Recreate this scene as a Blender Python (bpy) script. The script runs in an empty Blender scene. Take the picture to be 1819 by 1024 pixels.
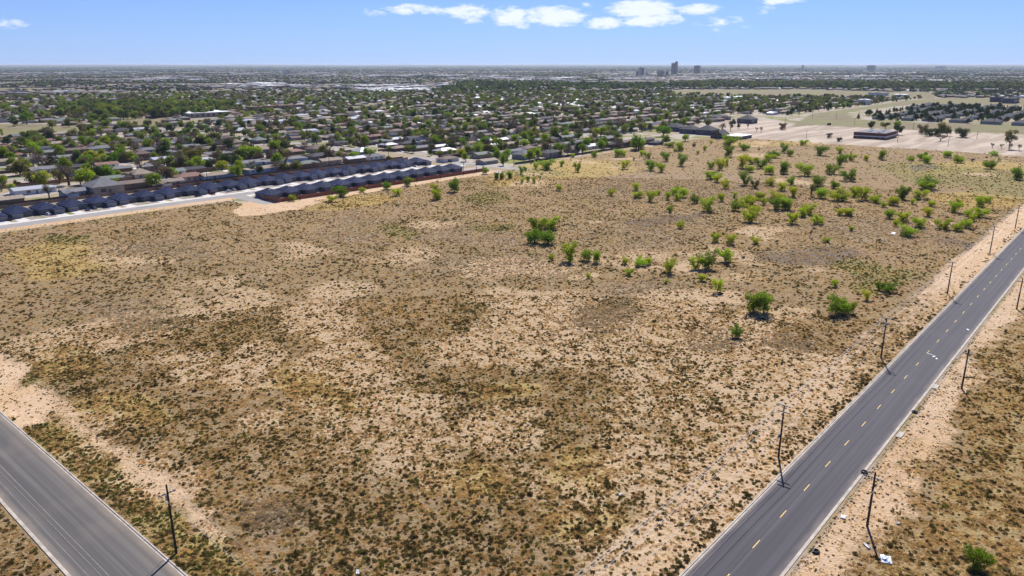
import bpy, math, random
import numpy as np

# ------------------------------------------------------------------ camera geometry
H = 80.0; FPX = 1329.0; CX, CY = 909.5, 512.0
PITCH = math.atan2(396, FPX); CP, SP = math.cos(PITCH), math.sin(PITCH)
AZ = math.radians(40.75); CA, SA = math.cos(AZ), math.sin(AZ)

def gp(px, py, h=0.0):
    """the point of the ground plane seen at a pixel of the 1819x1024 photograph"""
    u = (px - CX) / FPX; v = (py - CY) / FPX
    s = v * CP + SP; z = (H - h) / s
    r = u * z; fw = z * (CP - v * SP)
    return (fw * CA + r * SA, fw * SA - r * CA)

def depth_at(py):
    return H / ((py - CY) / FPX * CP + SP)

def pj(x, y, z=0.0):
    fw = x * CA + y * SA; r = x * SA - y * CA
    d = fw * CP + (H - z) * SP
    dn = -fw * SP + (H - z) * CP
    d = np.where(d > 1, d, 1) if isinstance(d, np.ndarray) else max(d, 1)
    return CX + FPX * r / d, CY + FPX * dn / d

rnd = random.Random(7)
rng = np.random.default_rng(7)
COL = bpy.context.scene.collection

# ------------------------------------------------------------------ scene, camera, light
scene = bpy.context.scene
cam = bpy.data.cameras.new('camera')
cam.sensor_width = 36.0
cam.lens = FPX / 1819.0 * 36.0
cam.clip_start = 1.0
cam.clip_end = 300000.0
camo = bpy.data.objects.new('camera', cam); COL.objects.link(camo)
camo.location = (0, 0, H)
camo.rotation_euler = (math.radians(90) - PITCH, 0, AZ - math.radians(90))
scene.camera = camo
scene.view_settings.view_transform = 'Standard'
scene.view_settings.look = 'None'
scene.view_settings.gamma = 1.0
scene.view_settings.exposure = 0.62

SUN_EL = math.radians(44)
SUN_AZ = AZ - math.radians(14.5)          # counter-clockwise from +X
sun = bpy.data.lights.new('sun', 'SUN'); sun.energy = 4.6; sun.angle = math.radians(0.5)
sun.color = (1.0, 0.955, 0.89)
suno = bpy.data.objects.new('sun', sun); COL.objects.link(suno)
suno.rotation_euler = (math.radians(90) - SUN_EL, 0, SUN_AZ + math.radians(90))

world = bpy.data.worlds.new('World'); scene.world = world; world.use_nodes = True

class NT:
    """small helper for building node trees"""
    def __init__(s, tree):
        s.t = tree; s.n = tree.nodes; s.l = tree.links
    def new(s, typ, **kw):
        nd = s.n.new(typ)
        for k, v in kw.items(): setattr(nd, k, v)
        return nd
    def link(s, a, b): s.l.new(a, b)
    def _in(s, nd, i, v):
        if v is None: return
        if hasattr(v, 'is_linked'): s.link(v, nd.inputs[i])
        else: nd.inputs[i].default_value = v
    def math(s, op, a, b=None, c=None, clamp=False):
        nd = s.new('ShaderNodeMath', operation=op); nd.use_clamp = clamp
        s._in(nd, 0, a); s._in(nd, 1, b); s._in(nd, 2, c)
        return nd.outputs[0]
    def mix(s, f, a, b, blend='MIX'):
        nd = s.new('ShaderNodeMix', data_type='RGBA', blend_type=blend)
        s._in(nd, 0, f)
        for i, v in ((6, a), (7, b)):
            if hasattr(v, 'is_linked'): s.link(v, nd.inputs[i])
            else: nd.inputs[i].default_value = (*v, 1.0) if len(v) == 3 else v
        return nd.outputs[2]
    def noise(s, vec, scale, detail=3.0, rough=0.55, dist=0.0):
        nd = s.new('ShaderNodeTexNoise'); nd.inputs['Scale'].default_value = scale
        nd.inputs['Detail'].default_value = detail; nd.inputs['Roughness'].default_value = rough
        nd.inputs['Distortion'].default_value = dist
        if vec is not None: s.link(vec, nd.inputs['Vector'])
        return nd.outputs['Fac']
    def voro(s, vec, scale, rand=1.0):
        nd = s.new('ShaderNodeTexVoronoi'); nd.inputs['Scale'].default_value = scale
        if vec is not None: s.link(vec, nd.inputs['Vector'])
        return nd
    def sstep(s, v, a, b):
        nd = s.new('ShaderNodeMapRange', interpolation_type='SMOOTHSTEP')
        s._in(nd, 0, v); s._in(nd, 1, a); s._in(nd, 2, b)
        return nd.outputs[0]
    def scale(s, vec, sx, sy, sz=1.0):
        nd = s.new('ShaderNodeMapping'); s.link(vec, nd.inputs[0])
        nd.inputs['Scale'].default_value = (sx, sy, sz)
        return nd.outputs[0]

def build_world():
    w = NT(world.node_tree)
    for nd in list(w.n): w.n.remove(nd)
    sky = w.new('ShaderNodeTexSky', sky_type='NISHITA')
    sky.sun_disc = False
    sky.sun_elevation = SUN_EL
    sky.sun_rotation = math.radians(90) - SUN_AZ
    sky.air_density = 1.0; sky.dust_density = 0.15; sky.ozone_density = 2.0; sky.altitude = 900
    tc = w.new('ShaderNodeTexCoord'); d = tc.outputs['Generated']
    sep = w.new('ShaderNodeSeparateXYZ'); w.link(d, sep.inputs[0])
    # azimuth measured clockwise from the direction the land falls away to (radians), elevation
    vr = w.new('ShaderNodeVectorRotate', rotation_type='Z_AXIS'); vr.inputs['Angle'].default_value = -AZ
    w.link(d, vr.inputs['Vector'])
    s2 = w.new('ShaderNodeSeparateXYZ'); w.link(vr.outputs[0], s2.inputs[0])
    az = w.math('ARCTAN2', w.math('MULTIPLY', s2.outputs[1], -1.0), s2.outputs[0])
    el = w.math('ARCSINE', s2.outputs[2])
    comb = w.new('ShaderNodeCombineXYZ'); w.link(az, comb.inputs[0]); w.link(el, comb.inputs[1])
    n1 = w.noise(w.scale(comb.outputs[0], 1.0, 2.8), 46.0, 7.0, 0.66, 0.4)
    n2 = w.noise(w.scale(comb.outputs[0], 1.0, 1.6), 13.0, 3.0, 0.5)
    puffs = []
    for px, py, pw, ph, st in [(735,17,50,9,.8),(822,20,48,12,.95),(838,33,26,9,.6),(905,30,34,17,1),(985,29,58,17,1.1),(920,44,24,8,.6),
                               (1074,41,38,10,1),(1118,43,24,7,.7),(1140,17,60,15,1.05),(1158,36,52,11,1.05),(1240,17,38,10,.95),
                               (1388,1,40,7,.9),(1360,18,18,7,.5),(1045,9,14,6,.5),(668,22,26,8,.35),(10,43,28,7,.55),(1285,42,50,16,.28),
                               (1000,-60,90,20,1),(300,-90,120,24,1),(1650,-70,110,22,1)]:
        x, y = px - CX, py - CY
        fw = (CP * FPX - y * SP * 1.0); up = -(y * CP + SP * FPX)
        a = math.atan2(x, fw); e = math.atan2(up, math.hypot(x, fw))
        puffs.append((a, e, pw * 1.2 / FPX, ph / FPX * 1.15, st))
    tot = None
    for a, e, ra, re, st in puffs:
        dx = w.math('DIVIDE', w.math('SUBTRACT', az, a), ra)
        dy = w.math('DIVIDE', w.math('SUBTRACT', el, e), re)
        r2 = w.math('ADD', w.math('MULTIPLY', dx, dx), w.math('MULTIPLY', dy, dy))
        m = w.math('MULTIPLY', w.math('SUBTRACT', 1.0, r2, clamp=True), st)
        tot = m if tot is None else w.math('MAXIMUM', tot, m)
    dens = w.math('ADD', tot, w.math('MULTIPLY', w.math('SUBTRACT', n1, 0.5), 2.3))
    dens = w.math('ADD', dens, w.math('MULTIPLY', w.math('SUBTRACT', n2, 0.5), 0.5))
    mask = w.math('MULTIPLY', w.sstep(dens, 0.10, 0.95), w.sstep(tot, 0.0, 0.2))
    mask = w.math('MULTIPLY', mask, 0.74)
    hsv = w.mix(1.0, sky.outputs[0], (0.40, 0.60, 1.12), 'MULTIPLY')
    # thin milky veil that thickens toward the horizon
    veil = w.math('POWER', w.math('SUBTRACT', 1.0, w.math('MULTIPLY', el, 5.5, clamp=True), clamp=True), 1.4)
    hsv = w.mix(w.math('MULTIPLY', veil, 0.55), hsv, (4.8, 6.6, 11.4))
    col = w.mix(mask, hsv, (11.0, 11.2, 11.8))
    bg = w.new('ShaderNodeBackground'); bg.inputs['Strength'].default_value = 0.065
    w.link(col, bg.inputs['Color'])
    out = w.new('ShaderNodeOutputWorld'); w.link(bg.outputs[0], out.inputs['Surface'])
build_world()

# ------------------------------------------------------------------ object helpers
def tag(o, label=None, cat=None, group=None, kind=None):
    if label: o['label'] = label
    if cat: o['category'] = cat
    if group: o['group'] = group
    if kind: o['kind'] = kind
    return o

def link(o, parent=None):
    COL.objects.link(o)
    if parent is not None: o.parent = parent
    return o

def empty(name, loc=(0, 0, 0), rz=0.0, scale=(1, 1, 1)):
    o = bpy.data.objects.new(name, None); o.location = loc; o.rotation_euler = (0, 0, rz); o.scale = scale
    o.empty_display_size = 0.5
    return link(o)

def mesh_np(name, V, F, mats=(), mi=None, smooth=False):
    V = np.asarray(V, dtype=np.float32); F = np.asarray(F, dtype=np.int32)
    me = bpy.data.meshes.new(name)
    n, k = F.shape
    me.vertices.add(len(V)); me.vertices.foreach_set('co', V.ravel())
    me.loops.add(n * k); me.loops.foreach_set('vertex_index', F.ravel())
    me.polygons.add(n); me.polygons.foreach_set('loop_start', np.arange(0, n * k, k, dtype=np.int32))
    try: me.polygons.foreach_set('loop_total', np.full(n, k, dtype=np.int32))
    except Exception: pass
    if mi is not None: me.polygons.foreach_set('material_index', np.asarray(mi, dtype=np.int32))
    if smooth: me.polygons.foreach_set('use_smooth', np.ones(n, dtype=bool))
    me.update(calc_edges=True)
    for m in mats: me.materials.append(m)
    return me

class MB:
    """collects faces and makes ONE mesh of them"""
    def __init__(s): s.v = []; s.f = []; s.m = []
    def quad(s, pts, mi=0):
        b = len(s.v); s.v += [tuple(p) for p in pts]; s.f.append(tuple(range(b, b + len(pts)))); s.m.append(mi)
    def box(s, x0, x1, y0, y1, z0, z1, mi=0, bottom=True):
        b = len(s.v)
        s.v += [(x0,y0,z0),(x1,y0,z0),(x1,y1,z0),(x0,y1,z0),(x0,y0,z1),(x1,y0,z1),(x1,y1,z1),(x0,y1,z1)]
        fs = [(4,5,6,7),(0,1,5,4),(1,2,6,5),(2,3,7,6),(3,0,4,7)] + ([(3,2,1,0)] if bottom else [])
        for f in fs: s.f.append(tuple(b + i for i in f)); s.m.append(mi)
    def obox(s, p, q, w, z0, z1, mi=0):
        """upright slab from p to q (xy), thickness w"""
        dx, dy = q[0]-p[0], q[1]-p[1]; L = math.hypot(dx, dy); nx, ny = -dy/L*w/2, dx/L*w/2
        b = len(s.v)
        for z in (z0, z1):
            s.v += [(p[0]-nx,p[1]-ny,z),(q[0]-nx,q[1]-ny,z),(q[0]+nx,q[1]+ny,z),(p[0]+nx,p[1]+ny,z)]
        for f in [(4,5,6,7),(0,1,5,4),(1,2,6,5),(2,3,7,6),(3,0,4,7),(3,2,1,0)]: s.f.append(tuple(b+i for i in f)); s.m.append(mi)
    def tube(s, pts, radii, n=6, mi=0, cap=True):
        rings = []
        for i, p in enumerate(pts):
            a = np.array(pts[min(i+1, len(pts)-1)], float) - np.array(pts[max(i-1, 0)], float)
            a /= max(np.linalg.norm(a), 1e-9)
            u = np.cross(a, (0, 0, 1) if abs(a[2]) < .9 else (1, 0, 0)); u /= np.linalg.norm(u); w = np.cross(a, u)
            b = len(s.v); rings.append(b)
            for k in range(n):
                t = 2*math.pi*k/n
                s.v.append(tuple(np.array(p) + radii[i]*(math.cos(t)*u + math.sin(t)*w)))
        for i in range(len(rings)-1):
            for k in range(n):
                s.f.append((rings[i]+k, rings[i]+(k+1)%n, rings[i+1]+(k+1)%n, rings[i+1]+k)); s.m.append(mi)
        if cap:
            s.f.append(tuple(rings[-1]+k for k in range(n))); s.m.append(mi)
            s.f.append(tuple(rings[0]+n-1-k for k in range(n))); s.m.append(mi)
    def hip(s, x0, x1, y0, y1, z0, pitch, over=0.5, th=0.18, mi=0, ridge=None):
        """hip roof (solid, with a fascia); ridge = 'x' / 'y' forces a gable along that axis"""
        x0 -= over; x1 += over; y0 -= over; y1 += over
        w, d = x1-x0, y1-y0; zb = z0; zt = z0 + th; b = len(s.v)
        s.v += [(x0,y0,zb),(x1,y0,zb),(x1,y1,zb),(x0,y1,zb),(x0,y0,zt),(x1,y0,zt),(x1,y1,zt),(x0,y1,zt)]
        if ridge == 'x':
            h = zt + d/2*pitch; s.v += [(x0,(y0+y1)/2,h),(x1,(y0+y1)/2,h)]
            top = [(4,5,9,8),(6,7,8,9),(5,6,9),(7,4,8)]
        elif ridge == 'y':
            h = zt + w/2*pitch; s.v += [((x0+x1)/2,y0,h),((x0+x1)/2,y1,h)]
            top = [(5,6,9,8),(7,4,8,9),(4,5,8),(6,7,9)]
        elif w >= d:
            h = zt + d/2*pitch; s.v += [(x0+d/2,(y0+y1)/2,h),(x1-d/2+1e-4,(y0+y1)/2,h)]
            top = [(4,5,9,8),(6,7,8,9),(5,6,9),(7,4,8)]
        else:
            h = zt + w/2*pitch; s.v += [((x0+x1)/2,y0+w/2,h),((x0+x1)/2,y1-w/2,h)]
            top = [(5,6,9,8),(7,4,8,9),(4,5,8),(6,7,9)]
        for f in top + [(0,1,5,4),(1,2,6,5),(2,3,7,6),(3,0,4,7),(3,2,1,0)]:
            s.f.append(tuple(b+i for i in f)); s.m.append(mi)
        return h
    def mesh(s, name, mats, smooth=False):
        me = bpy.data.meshes.new(name); me.from_pydata(s.v, [], s.f); me.update()
        for m in (mats if isinstance(mats, (list, tuple)) else [mats]): me.materials.append(m)
        me.polygons.foreach_set('material_index', s.m)
        if smooth: me.polygons.foreach_set('use_smooth', [True]*len(s.f))
        return me
    def build(s, name, mats, parent=None, loc=None, smooth=False):
        o = bpy.data.objects.new(name, s.mesh(name, mats, smooth)); link(o, parent)
        if loc: o.location = loc
        return o

def ob(name, me, parent=None, loc=None, rz=None, scale=None):
    o = bpy.data.objects.new(name, me); link(o, parent)
    if loc is not None: o.location = loc
    if rz is not None: o.rotation_euler = (0, 0, rz)
    if scale is not None: o.scale = scale
    return o

ORD = ['','first','second','third','fourth','fifth','sixth','seventh','eighth','ninth','tenth','eleventh','twelfth','thirteenth','fourteenth','fifteenth','sixteenth','seventeenth','eighteenth','nineteenth']
TENS = {20:'twenti',30:'thirti',40:'forti',50:'fifti',60:'sixti'}
def ordinal(n):
    if n < 20: return ORD[n]
    t = n//10*10
    return TENS[t]+'eth' if n == t else TENS[t][:-1]+'y-'+ORD[n-t]

# ------------------------------------------------------------------ materials
M = {}
def mat(name, base, rough=0.8, var=0.0, scale=1.0, spec=0.3, metal=0.0, rand=0.0, bump=0.0, col2=None, bscale=None):
    m = bpy.data.materials.new(name); m.use_nodes = True
    t = NT(m.node_tree); p = t.n['Principled BSDF']
    p.inputs['Roughness'].default_value = rough; p.inputs['Metallic'].default_value = metal
    p.inputs['Specular IOR Level'].default_value = spec
    c = None
    if var or bump:
        tc = t.new('ShaderNodeTexCoord').outputs['Object']
        n = t.noise(tc, scale, 5.0, 0.65)
        lo = tuple(max(0, b*(1-var)) for b in base); hi = col2 or tuple(b*(1+var) for b in base)
        c = t.mix(t.sstep(n, 0.3, 0.7), lo, hi)
        if bump:
            bn = t.new('ShaderNodeBump'); bn.inputs['Strength'].default_value = bump; bn.inputs['Distance'].default_value = 0.05
            t.link(t.noise(tc, bscale or scale*4, 3.0), bn.inputs['Height']); t.link(bn.outputs[0], p.inputs['Normal'])
    if rand:
        oi = t.new('ShaderNodeObjectInfo')
        h = t.new('ShaderNodeHueSaturation')
        if c is not None: t.link(c, h.inputs['Color'])
        else: h.inputs['Color'].default_value = (*base, 1)
        t.link(t.math('ADD', t.math('MULTIPLY', oi.outputs['Random'], 2*rand), 1-rand), h.inputs['Value'])
        t.link(t.math('ADD', t.math('MULTIPLY', oi.outputs['Random'], rand*0.1), 0.5-rand*0.05), h.inputs['Hue'])
        c = h.outputs[0]
    if c is not None: t.link(c, p.inputs['Base Color'])
    else: p.inputs['Base Color'].default_value = (*base, 1)
    M[name] = m
    return m

def leafmat(name, base, col2, trans=0.45, rand=0.3, scale=0.6, tint=None):
    """leaves: diffuse and translucent, varied between clumps and between plants"""
    m = bpy.data.materials.new(name); m.use_nodes = True
    t = NT(m.node_tree)
    for nd in list(t.n): t.n.remove(nd)
    geo = t.new('ShaderNodeNewGeometry'); oi = t.new('ShaderNodeObjectInfo')
    n = t.noise(geo.outputs['Position'], scale, 3.0, 0.6)
    c = t.mix(t.sstep(n, 0.35, 0.65), base, col2)
    h = t.new('ShaderNodeHueSaturation'); t.link(c, h.inputs['Color'])
    t.link(t.math('ADD', t.math('MULTIPLY', oi.outputs['Random'], 2*rand), 1-rand), h.inputs['Value'])
    r2 = t.math('FRACT', t.math('MULTIPLY', oi.outputs['Random'], 17.3))
    t.link(t.math('ADD', t.math('MULTIPLY', r2, 0.04), 0.48), h.inputs['Hue'])
    dif = t.new('ShaderNodeBsdfDiffuse'); tr = t.new('ShaderNodeBsdfTranslucent')
    t.link(h.outputs[0], dif.inputs[0])
    t.link(t.mix(1.0, h.outputs[0], tint or (1.25, 1.3, 0.55), 'MULTIPLY'), tr.inputs[0])
    mx = t.new('ShaderNodeMixShader'); mx.inputs[0].default_value = trans
    t.link(dif.outputs[0], mx.inputs[1]); t.link(tr.outputs[0], mx.inputs[2])
    o = t.new('ShaderNodeOutputMaterial'); t.link(mx.outputs[0], o.inputs['Surface'])
    M[name] = m
    return m

leafmat('leaf_bright', (0.25, 0.33, 0.032), (0.34, 0.42, 0.045), 0.5, 0.2)
leafmat('leaf_green', (0.125, 0.20, 0.026), (0.20, 0.28, 0.038), 0.45, 0.2)
leafmat('leaf_yellow', (0.32, 0.37, 0.04), (0.36, 0.38, 0.05), 0.5, 0.15)
leafmat('leaf_olive', (0.145, 0.14, 0.055), (0.205, 0.19, 0.075), 0.4, 0.25)
leafmat('muted_bright', (0.18, 0.235, 0.05), (0.24, 0.285, 0.065), 0.42, 0.25)
leafmat('muted_green', (0.105, 0.15, 0.05), (0.155, 0.20, 0.065), 0.4, 0.3)
leafmat('muted_olive', (0.17, 0.16, 0.08), (0.225, 0.205, 0.105), 0.35, 0.25)
leafmat('town_bright', (0.19, 0.26, 0.032), (0.27, 0.33, 0.045), 0.48, 0.2)
leafmat('town_yellow', (0.27, 0.29, 0.045), (0.34, 0.34, 0.06), 0.48, 0.15)
leafmat('leaf_dark', (0.038, 0.062, 0.028), (0.065, 0.092, 0.038), 0.25, 0.25)
leafmat('leaf_rust', (0.17, 0.125, 0.075), (0.22, 0.165, 0.09), 0.3, 0.15, tint=(1.1, 1.0, .8))
leafmat('twig_brown', (0.19, 0.15, 0.115), (0.27, 0.215, 0.16), 0.15, 0.2, tint=(1, 1, 1))
leafmat('far_leaf', (0.055, 0.070, 0.045), (0.085, 0.092, 0.060), 0.2, 0.4, scale=0.02, tint=(1, 1.05, .8))
leafmat('tuft_dark', (0.118, 0.096, 0.042), (0.19, 0.148, 0.070), 0.28, 0.4, scale=0.06, tint=(1.1,1.0,.6))
leafmat('tuft_green', (0.13, 0.135, 0.045), (0.20, 0.185, 0.06), 0.35, 0.35, scale=0.06)
leafmat('tuft_dry', (0.47, 0.335, 0.165), (0.59, 0.435, 0.225), 0.5, 0.25, scale=0.06, tint=(1.15, 1.05, .75))
leafmat('tuft_grey', (0.42, 0.32, 0.195), (0.51, 0.39, 0.24), 0.42, 0.25, scale=0.06, tint=(1, 1, 1))
mat('bark', (0.09, 0.07, 0.055), 0.9, 0.3, 3.0)
mat('pole_wood', (0.055, 0.040, 0.034), 0.85, 0.25, 2.0)
mat('crossarm_wood', (0.30, 0.27, 0.24), 0.8, 0.2, 3.0)
mat('insulator', (0.55, 0.56, 0.6), 0.3, spec=0.5)
mat('wire', (0.72, 0.70, 0.66), 0.5)
mat('glass', (0.03, 0.04, 0.06), 0.12, spec=0.6)
mat('white_paint', (0.78, 0.78, 0.76), 0.6, 0.06, 2.0)
mat('trim', (0.62, 0.60, 0.56), 0.7)
mat('rubber', (0.02, 0.02, 0.02), 0.8)
mat('metal_grey', (0.35, 0.36, 0.38), 0.4, metal=0.6)
mat('plastic_white', (0.8, 0.82, 0.85), 0.4)
mat('roof_white', (0.80, 0.80, 0.80), 0.7)
def rf(name, c, r=0.85, var=0.14): return mat(name, c, r, var, 0.5, spec=0.12, rand=0.12, bump=0.3)
rf('roof_slate', (0.021, 0.031, 0.076), 0.85)
rf('roof_grey', (0.18, 0.178, 0.185)); rf('roof_tan', (0.29, 0.235, 0.185)); rf('roof_brown', (0.175, 0.13, 0.11))
rf('roof_dark', (0.062, 0.063, 0.072)); rf('roof_green', (0.17, 0.195, 0.175)); rf('roof_metal', (0.40, 0.41, 0.44), 0.4, 0.05); rf('roof_red', (0.24, 0.145, 0.115))
for nm, c in dict(wall_brick=(0.24,0.14,0.10), wall_tan=(0.42,0.34,0.27), wall_white=(0.72,0.70,0.67), wall_slate=(0.11,0.11,0.14), wall_blue=(0.25,0.36,0.50), wall_grey=(0.34,0.33,0.33), wall_brown=(0.2,0.15,0.12)).items():
    mat(nm, c, 0.9, 0.14, 1.2)
mat('garage_slate', (0.20, 0.195, 0.21), 0.6, 0.05, 1.0); mat('garage_white', (0.66, 0.64, 0.6), 0.6, 0.05, 1.0)
mat('fence_redwood', (0.27, 0.105, 0.068), 0.85, 0.25, 1.5); mat('fence_dark', (0.085, 0.068, 0.06), 0.9, 0.3, 1.0); mat('fence_tan', (0.30, 0.22, 0.16), 0.9, 0.25, 1.0)
mat('concrete', (0.57, 0.54, 0.50), 0.85, 0.10, 0.35, bump=0.1)
mat('kerb_concrete', (0.42, 0.375, 0.32), 0.85, 0.22, 0.5, bump=0.2)
mat('street_asphalt', (0.275, 0.255, 0.24), 0.85, 0.10, 0.12, bump=0.1)
mat('new_asphalt', (0.245, 0.24, 0.25), 0.85, 0.12, 0.2)
mat('yellow_paint', (0.72, 0.50, 0.12), 0.7, 0.15, 1.5)
mat('worn_white_paint', (0.21, 0.198, 0.188), 0.8, 0.25, 0.8)
mat('sealant', (0.055, 0.053, 0.056), 0.7)
mat('paper', (0.60, 0.62, 0.66), 0.7); mat('blue_ink', (0.25, 0.42, 0.6), 0.7)
mat('gravel_yard', (0.27, 0.225, 0.195), 0.9, 0.12, 0.8)
for nm, c in dict(car_white=(0.75,0.75,0.76), car_black=(0.012,0.013,0.018), car_silver=(0.42,0.43,0.45), car_red=(0.22,0.035,0.03), car_blue=(0.05,0.09,0.2), car_grey=(0.12,0.12,0.13), car_beige=(0.45,0.40,0.32)).items():
    mat(nm, c, 0.25, spec=0.6)

# ------------------------------------------------------------------ numpy noise
def vnoise(x, y, scale, seed=0, octaves=4):
    x = np.asarray(x, float); y = np.asarray(y, float)
    out = np.zeros_like(x); amp = 1.0; tot = 0
    for o in range(octaves):
        s = scale / 2**o
        gx, gy = x/s + 17.3*o + seed*3.1, y/s - 9.7*o + seed*7.7
        ix, iy = np.floor(gx).astype(np.int64), np.floor(gy).astype(np.int64)
        fx, fy = gx-ix, gy-iy; fx = fx*fx*(3-2*fx); fy = fy*fy*(3-2*fy)
        def h(a, b):
            n = (a*374761393 + b*668265263 + seed*974711 + o*12345) & 0xFFFFFFFF
            n = ((n ^ (n >> 13))*1274126177) & 0xFFFFFFFF
            return ((n ^ (n >> 16)) & 0xFFFFFF) / float(0xFFFFFF)
        v = (h(ix,iy)*(1-fx)+h(ix+1,iy)*fx)*(1-fy) + (h(ix,iy+1)*(1-fx)+h(ix+1,iy+1)*fx)*fy
        out += v*amp; tot += amp; amp *= 0.55
    return out/tot

def inpoly(x, y, poly):
    r = np.zeros(x.shape, bool); n = len(poly)
    for i in range(n):
        x0, y0 = poly[i]; x1, y1 = poly[(i+1) % n]
        if y0 == y1: continue
        c = ((y0 > y) != (y1 > y)) & (x < (x1-x0)*(y-y0)/(y1-y0)+x0)
        r ^= c
    return r

def sm(a, b, v): t = np.clip((v-a)/(b-a), 0, 1); return t*t*(3-2*t)

def blob(x, y, px, py, wpx, hpx, soft=0.45, seed=3):
    """soft ground patch centred where the photo shows it; size from its width and height there"""
    c = gp(px, py); a = gp(px-wpx, py); b = gp(px+wpx, py); u = gp(px, py-hpx); d = gp(px, py+hpx)
    ax = np.array([b[0]-a[0], b[1]-a[1]])/2; ay = np.array([u[0]-d[0], u[1]-d[1]])/2
    det = ax[0]*ay[1]-ax[1]*ay[0]
    dx, dy = x-c[0], y-c[1]
    s = (dx*ay[1]-dy*ay[0])/det; t = (ax[0]*dy-ax[1]*dx)/det
    r = np.sqrt(s*s+t*t)
    return np.clip(1.0-r, -1, 1)

OPEN = {  # open land among the town, as seen in the photograph
 'field_left': [(-80,220),(90,221),(165,226),(130,240),(-80,247)],
 'grass_park': [(205,212),(300,209),(312,222),(215,225)],
 'school_yard': [(325,206),(388,206),(390,222),(332,222)],
 'grass_east': [(1405,226),(1440,203),(1600,181),(1655,182),(1500,200),(1530,217)],
 'meadow': [(1180,160),(1400,159),(1660,165),(1660,176),(1300,172),(1200,169)],
 'meadow_east': [(1590,180),(1700,174),(1900,176),(1900,188),(1650,187)],
 'boulevard': [(610,194),(650,186),(760,167),(775,170),(700,183),(640,198)],
 'left_far1': [(-50,157),(130,157),(190,160),(-50,163)],
 'left_far2': [(-50,179),(80,180),(80,185),(-50,186)],
 'east_strip': [(1380,214),(1540,217),(1900,222),(1900,243),(1600,230),(1420,221)],
}
OPENW = {k: [gp(*p) for p in v] for k, v in OPEN.items()}

def in_sand_lot(x, y):
    e = 830 + 12*(vnoise(x, y, 40, 5)-.5)
    return (x > e) & (x < 1128) & (y < 400 + (x-830)*0.42) & (y > -300)

def in_field(x, y):
    lim = np.where(x < 232, 430, 392)
    lim = np.where(x > 262, 392, lim); lim = np.where(x > 470, 402, lim)
    return (x < 832) & (y < lim) & (y > 47) & (x > 44)

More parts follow.
